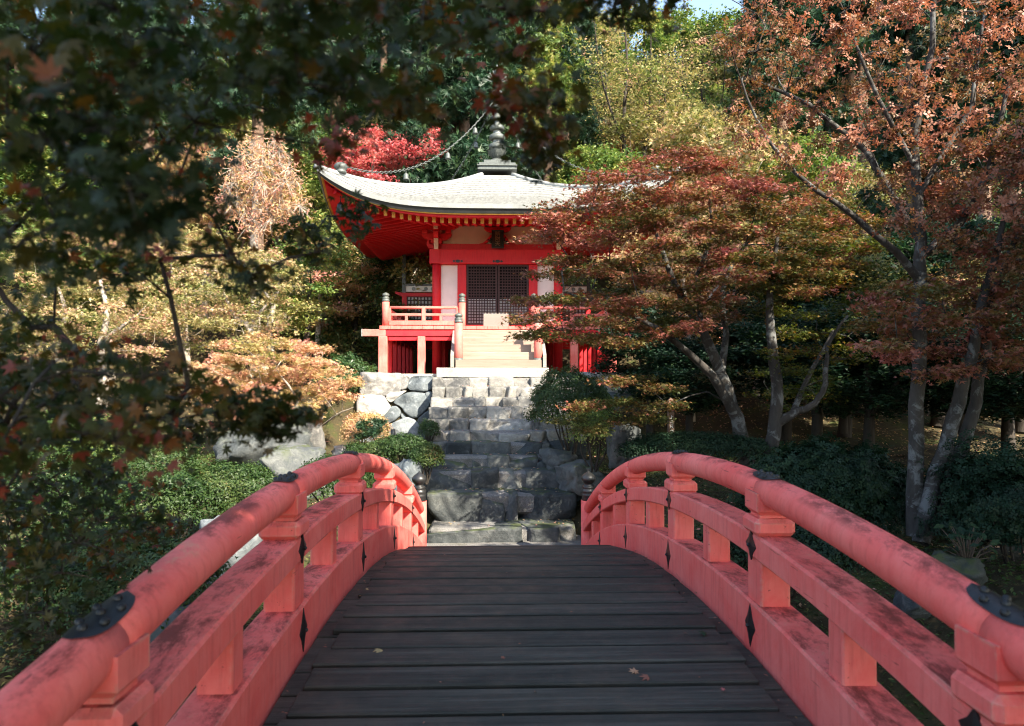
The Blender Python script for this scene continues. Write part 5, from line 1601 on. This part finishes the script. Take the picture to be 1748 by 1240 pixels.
# ================================================================== TREES of the hillside (copies of a few built trees)
def ell_pads(rg, n, c, rx, rz, rh, rv, taper=0.0):
    out = []
    for _ in range(n):
        u = unit(rg, 1)[0] * rg.uniform(.35, 1) ** .6
        k = 1 - taper * (u[2] * .5 + .5)
        out.append((np.array(c) + u * np.array([rx * k, rx * k, rz]), rh, rv))
    return out
def proto(name, kind, seed):
    rg = R_(seed)
    if kind == 'broad':
        stems = [[((0, 0, -.4), .24), ((.1, 0, 2), .19), ((-.05, .1, 4), .14), ((.1, -.1, 6.5), .06)], [((.05, 0, 2.6), .12), ((1.1, .4, 4.6), .07), ((1.8, .7, 6), .03)], [((0, 0, 3.2), .11), ((-1.2, -.5, 5), .06), ((-1.7, -.4, 6.2), .03)]]
        return make_tree(name, 'x', 'tree', None, stems, ell_pads(rg, 64, (0, 0, 5.6), 2.7, 3.0, .85, .5), 'oval', 'l_green', .21, seed, n_tw=15, n_lf=15, spread=.2, flat=.8, tint=(.5, .28), bark_m='bark', twig_r=.01, tip=.012)
    if kind == 'low':
        stems = [[((0, 0, -.3), .10), ((.1, .1, 1), .08), ((.3, .2, 2.2), .04)], [((0, 0, .2), .08), ((-.6, .2, 1.4), .05), ((-1, .1, 2.4), .02)]]
        return make_tree(name, 'x', 'tree', None, stems, ell_pads(rg, 46, (0, 0, 2.2), 1.9, 1.6, .6, .2), 'star3', 'l_gold', .15, seed, n_tw=14, n_lf=17, spread=.13, flat=.5, tint=(.5, .28), bark_m='bark_pale', twig_r=.008)
    if kind == 'cedar':
        stems = [[((0, 0, -.5), .34), ((0, 0, 5), .27), ((.05, 0, 11), .17), ((0, 0, 18), .03)]]
        pads = []
        for i in range(74):
            z = rg.uniform(5.0, 17.6); r = 2.3 * (1 - (z - 5) / 13.5) + .3; a = rg.uniform(0, 6.28); f = rg.uniform(.45, 1)
            pads.append((np.array([math.cos(a) * r * f, math.sin(a) * r * f, z - .35 * r * f]), .62, .3))
        return make_tree(name, 'x', 'tree', None, stems, pads, 'spray', 'l_conifer', .34, seed, n_tw=16, n_lf=12, spread=.2, up=.5, flat=.9, tint=(.5, .3), bark_m='bark_cedar', twig_r=.012, arch=.0, bias=-.1, droop=.3, tip=.012)
    if kind == 'thin':
        stems = [[((0, 0, -.4), .15), ((.2, 0, 3), .12), ((.5, .1, 6), .09), ((.4, .2, 9), .05), ((.7, .2, 11.5), .02)], [((.2, 0, 2.6), .09), ((-.7, .1, 5.4), .07), ((-1.1, 0, 8), .045), ((-1.0, .2, 10.5), .02)], [((.5, .1, 5.5), .06), ((1.5, -.1, 8), .04), ((2.0, 0, 10.4), .016)]]
        return make_tree(name, 'x', 'tree', None, stems, ell_pads(rg, 50, (.2, 0, 8.2), 2.3, 3.6, .8, .5), 'oval', 'l_gold', .16, seed, n_tw=13, n_lf=6, spread=.24, flat=.9, tint=(.4, .3), bark_m='bark', twig_r=.011, tip=.012)
PROTO = {'broad': [proto('broadleaf_tree', 'broad', 201), proto('broadleaf_tree', 'broad', 202)], 'low': [proto('maple_tree', 'low', 204), proto('maple_tree', 'low', 205)],
         'cedar': [proto('cedar_tree', 'cedar', 207), proto('cedar_tree', 'cedar', 208)], 'thin': [proto('slender_tree', 'thin', 210), proto('slender_tree', 'thin', 211)]}
used = set()
rh_ = random.Random(77)
def plant(kind, x, y, sc, leaf, label, group, szf=1.0, z=None, bark_m=None):
    v = rh_.randrange(2); root = PROTO[kind][v]; z = gz(x, y) if z is None else z
    rot = rh_.uniform(0, 6.28)
    if (kind, v) not in used:
        used.add((kind, v)); root.location = (x, y, z); root.rotation_euler = (0, 0, rot); root.scale = (sc, sc, sc * szf)
        root['label'] = label; root['category'] = 'tree'; root['group'] = group
        for ch in root.children:
            nm = ch.name.split('.')[0]
            if nm == 'crown' and leaf: ch.material_slots[0].link = 'OBJECT'; ch.material_slots[0].material = M[leaf]
            if nm == 'trunk' and bark_m: ch.material_slots[0].link = 'OBJECT'; ch.material_slots[0].material = M[bark_m]
        return root
    return copy_tree(root, (x, y, z), rot, sc, label, 'tree', group, leaf, bark_m, szf=szf)
def at_px(kind, px, d, sc, leaf, label, group, **kw):
    return plant(kind, P(px, 641, d).x, d, sc, leaf, label, group, **kw)
# named ones
at_px('cedar', 743, 29.5, .95, 'l_conifer', 'cedar with sunlit trunk just left of the spire chain', 'cedars behind the hall')
at_px('cedar', 777, 30.5, 1.05, 'l_conifer', 'left one of two close cedar trunks beside the spire', 'cedars behind the hall')
at_px('cedar', 793, 30.0, 1.1, 'l_conifer', 'right one of two close cedar trunks beside the spire', 'cedars behind the hall')
at_px('cedar', 436, 29.0, 1.05, 'l_conifer', 'tall cedar rising behind the weeping cherry', 'cedars behind the hall')
at_px('cedar', 935, 36, .95, 'l_yg', 'bright green conifer right of the spire under the sky gap', 'cedars behind the hall')
at_px('broad', 1010, 33, .85, 'l_yg', 'yellow green tree above the right slope of the roof', 'trees on the hillside')
at_px('broad', 1120, 30, .75, 'l_green', 'deep green tree behind the right roof corner', 'trees on the hillside')
at_px('broad', 960, 29.5, .62, 'l_green', 'dark green bushy tree touching the right roof slope', 'trees on the hillside')
at_px('low', 880, 29, 1.0, 'l_yg', 'low yellow green tree behind the spire base', 'trees on the hillside')
at_px('low', 700, 29, 1.1, 'l_gold', 'low golden tree behind the left roof slope', 'trees on the hillside')
at_px('thin', 1045, 40, 1.0, 'l_gold', 'slender forked dark trunk left of the others against the sky gap', 'slender trees on the ridge')
at_px('thin', 1135, 36, 1.0, 'l_gold', 'slender dark forked trunk in the middle of the bright hillside', 'slender trees on the ridge')
at_px('thin', 1195, 38, 1.05, 'l_gold', 'slender dark trunk right of the bright hillside', 'slender trees on the ridge')
at_px('low', 1290, 22, 1.25, 'l_peach', 'peach gold tree glowing behind the cherry branches', 'sunlit trees right of the hall')
at_px('low', 1390, 21, 1.3, 'l_gold', 'golden tree in sun between the cherry limbs', 'sunlit trees right of the hall')
at_px('low', 1500, 20, 1.25, 'l_peach', 'orange gold tree behind the straight trunk', 'sunlit trees right of the hall')
at_px('low', 1620, 19, 1.2, 'l_gold', 'golden tree behind the leaning trunks', 'sunlit trees right of the hall')
at_px('low', 1720, 18, 1.15, 'l_rust', 'rusty tree at the right edge behind the cherry', 'sunlit trees right of the hall')
at_px('low', 1230, 25, 1.5, 'l_gold', 'golden tree above the red maple layers', 'sunlit trees right of the hall')
at_px('low', 320, 25, 1.4, 'l_gold', 'golden tree glimpsed through the hanging leaves', 'sunlit trees left of the hall')
at_px('low', 190, 24, 1.5, 'l_gold', 'yellow tree glimpsed through the hanging leaves further left', 'sunlit trees left of the hall')
at_px('low', 60, 23, 1.5, 'l_yg', 'yellow green tree glimpsed at the far left edge', 'sunlit trees left of the hall')
at_px('low', 540, 27, 1.2, 'l_peach', 'peach leaved tree under the left roof tip', 'sunlit trees left of the hall')
# dim wood on the right behind the rhododendrons
ORD = 'first second third fourth fifth sixth seventh eighth ninth tenth eleventh twelfth thirteenth fourteenth fifteenth sixteenth seventeenth eighteenth nineteenth twentieth'.split()
n_dim = 0
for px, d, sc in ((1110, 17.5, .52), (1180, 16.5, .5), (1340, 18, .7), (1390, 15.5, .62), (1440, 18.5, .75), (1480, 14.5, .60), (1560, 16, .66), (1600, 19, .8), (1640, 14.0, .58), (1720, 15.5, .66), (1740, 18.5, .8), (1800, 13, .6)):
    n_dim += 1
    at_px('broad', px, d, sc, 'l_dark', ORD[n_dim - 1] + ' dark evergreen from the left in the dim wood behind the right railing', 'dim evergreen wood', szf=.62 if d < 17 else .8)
for k_, (px, d, sc) in enumerate(((1560, 24, .9), (1680, 23, .95), (1730, 20, .9), (1810, 13.5, .8), (1880, 11, .75))):
    at_px('cedar', px, d, sc, 'l_conifer', ORD[k_] + ' dark conifer from the left behind the cherry branches at upper right', 'conifers behind the cherry')
# hillside filling
LBN = {}
def hill_label(kind, row, px):
    zone = 'beyond the hanging leaves' if px < 520 else 'above the roof' if px < 960 else 'on the bright slope' if px < 1260 else 'beyond the cherry branches'
    n_ = LBN[(kind, row, zone)] = LBN.get((kind, row, zone), 0) + 1
    return ORD[n_ - 1] + ' ' + {'cedar': 'dark cedar', 'broad': 'leafy tree', 'low': 'low golden tree', 'thin': 'slender sparse tree'}[kind] + ' from the left in hillside row ' + 'one two three four five six seven eight nine ten'.split()[row] + ' ' + zone
yy = 31.0; row = 0
while yy < 66:
    half = yy * .82 + 4
    stp = 3.6 + (yy - 31) * .05
    xx = -half + (row % 2) * stp / 2
    while xx < half:
        x, y = xx + rh_.uniform(-1, 1), yy + rh_.uniform(-1.2, 1.2)
        px = 838 + F_PX * x / y
        xx += stp
        r = rh_.random()
        if 1000 < px < 1260 and y > 34:
            kind, leaf, sc = ('thin', 'l_gold', 1.0) if r < .4 else (('broad', 'l_yg', .85) if r < .72 else ('low', 'l_gold', 2.0))
        elif px < 560:
            kind, leaf, sc = ('cedar', 'l_conifer', 1.0) if r < (.3 if y > 38 else .1) else (('broad', 'l_yg', .95) if r < .6 else ('low', 'l_gold' if r < .8 else 'l_peach', 1.9))
        elif px < 1000:
            kind, leaf, sc = ('cedar', 'l_conifer', 1.0) if r < .62 else ('broad', 'l_green', 1.0)
        else:
            kind, leaf, sc = ('cedar', 'l_conifer', 1.0) if r < .55 else (('broad', 'l_yg', .95) if r < .8 else ('low', 'l_gold', 1.7))
        if 560 < px < 1260 and y < 33: sc *= .7
        if kind == 'cedar' and y < 34 and 800 < px < 1250: continue
        plant(kind, x, y, sc * rh_.uniform(.85, 1.2), leaf, hill_label(kind, row, px), 'trees on the wooded hillside' + ' ' + kind)
    yy += 4.3; row += 1
for k_, px in enumerate((975, 1030, 1085, 1150, 1215, 1275)):
    at_px('broad', px, 63 + (k_ % 2) * 3, 1.55 if k_ != 1 else 1.1, 'l_yg', ORD[k_] + ' pale green tree from the left along the ridge under the sky', 'ridge trees')
# trees standing behind the photographer's right shoulder, whose shade lies over the bridge
for i, (x, y, sc) in enumerate(((6.0, -3.0, 1.25), (9.5, -5.5, 1.45), (10.0, 0.0, 1.25), (6.5, -8.5, 1.5), (12.5, -9.5, 1.6), (13.0, 4.0, 1.2), (14.5, -2.5, 1.5), (10.5, 6.3, .95), (8.8, 7.0, .85), (7.6, 3.2, .95), (4.5, -10.5, 1.5))):
    plant('broad', x, y, sc, 'l_green', ORD[i] + ' tall leafy tree shading the bridge from the near bank behind the view', 'trees shading the bridge')
for kind in PROTO:
    for v in range(2):
        if (kind, v) not in used:
            r = PROTO[kind][v]
            for ch in list(r.children): bpy.data.objects.remove(ch)
            bpy.data.objects.remove(r)
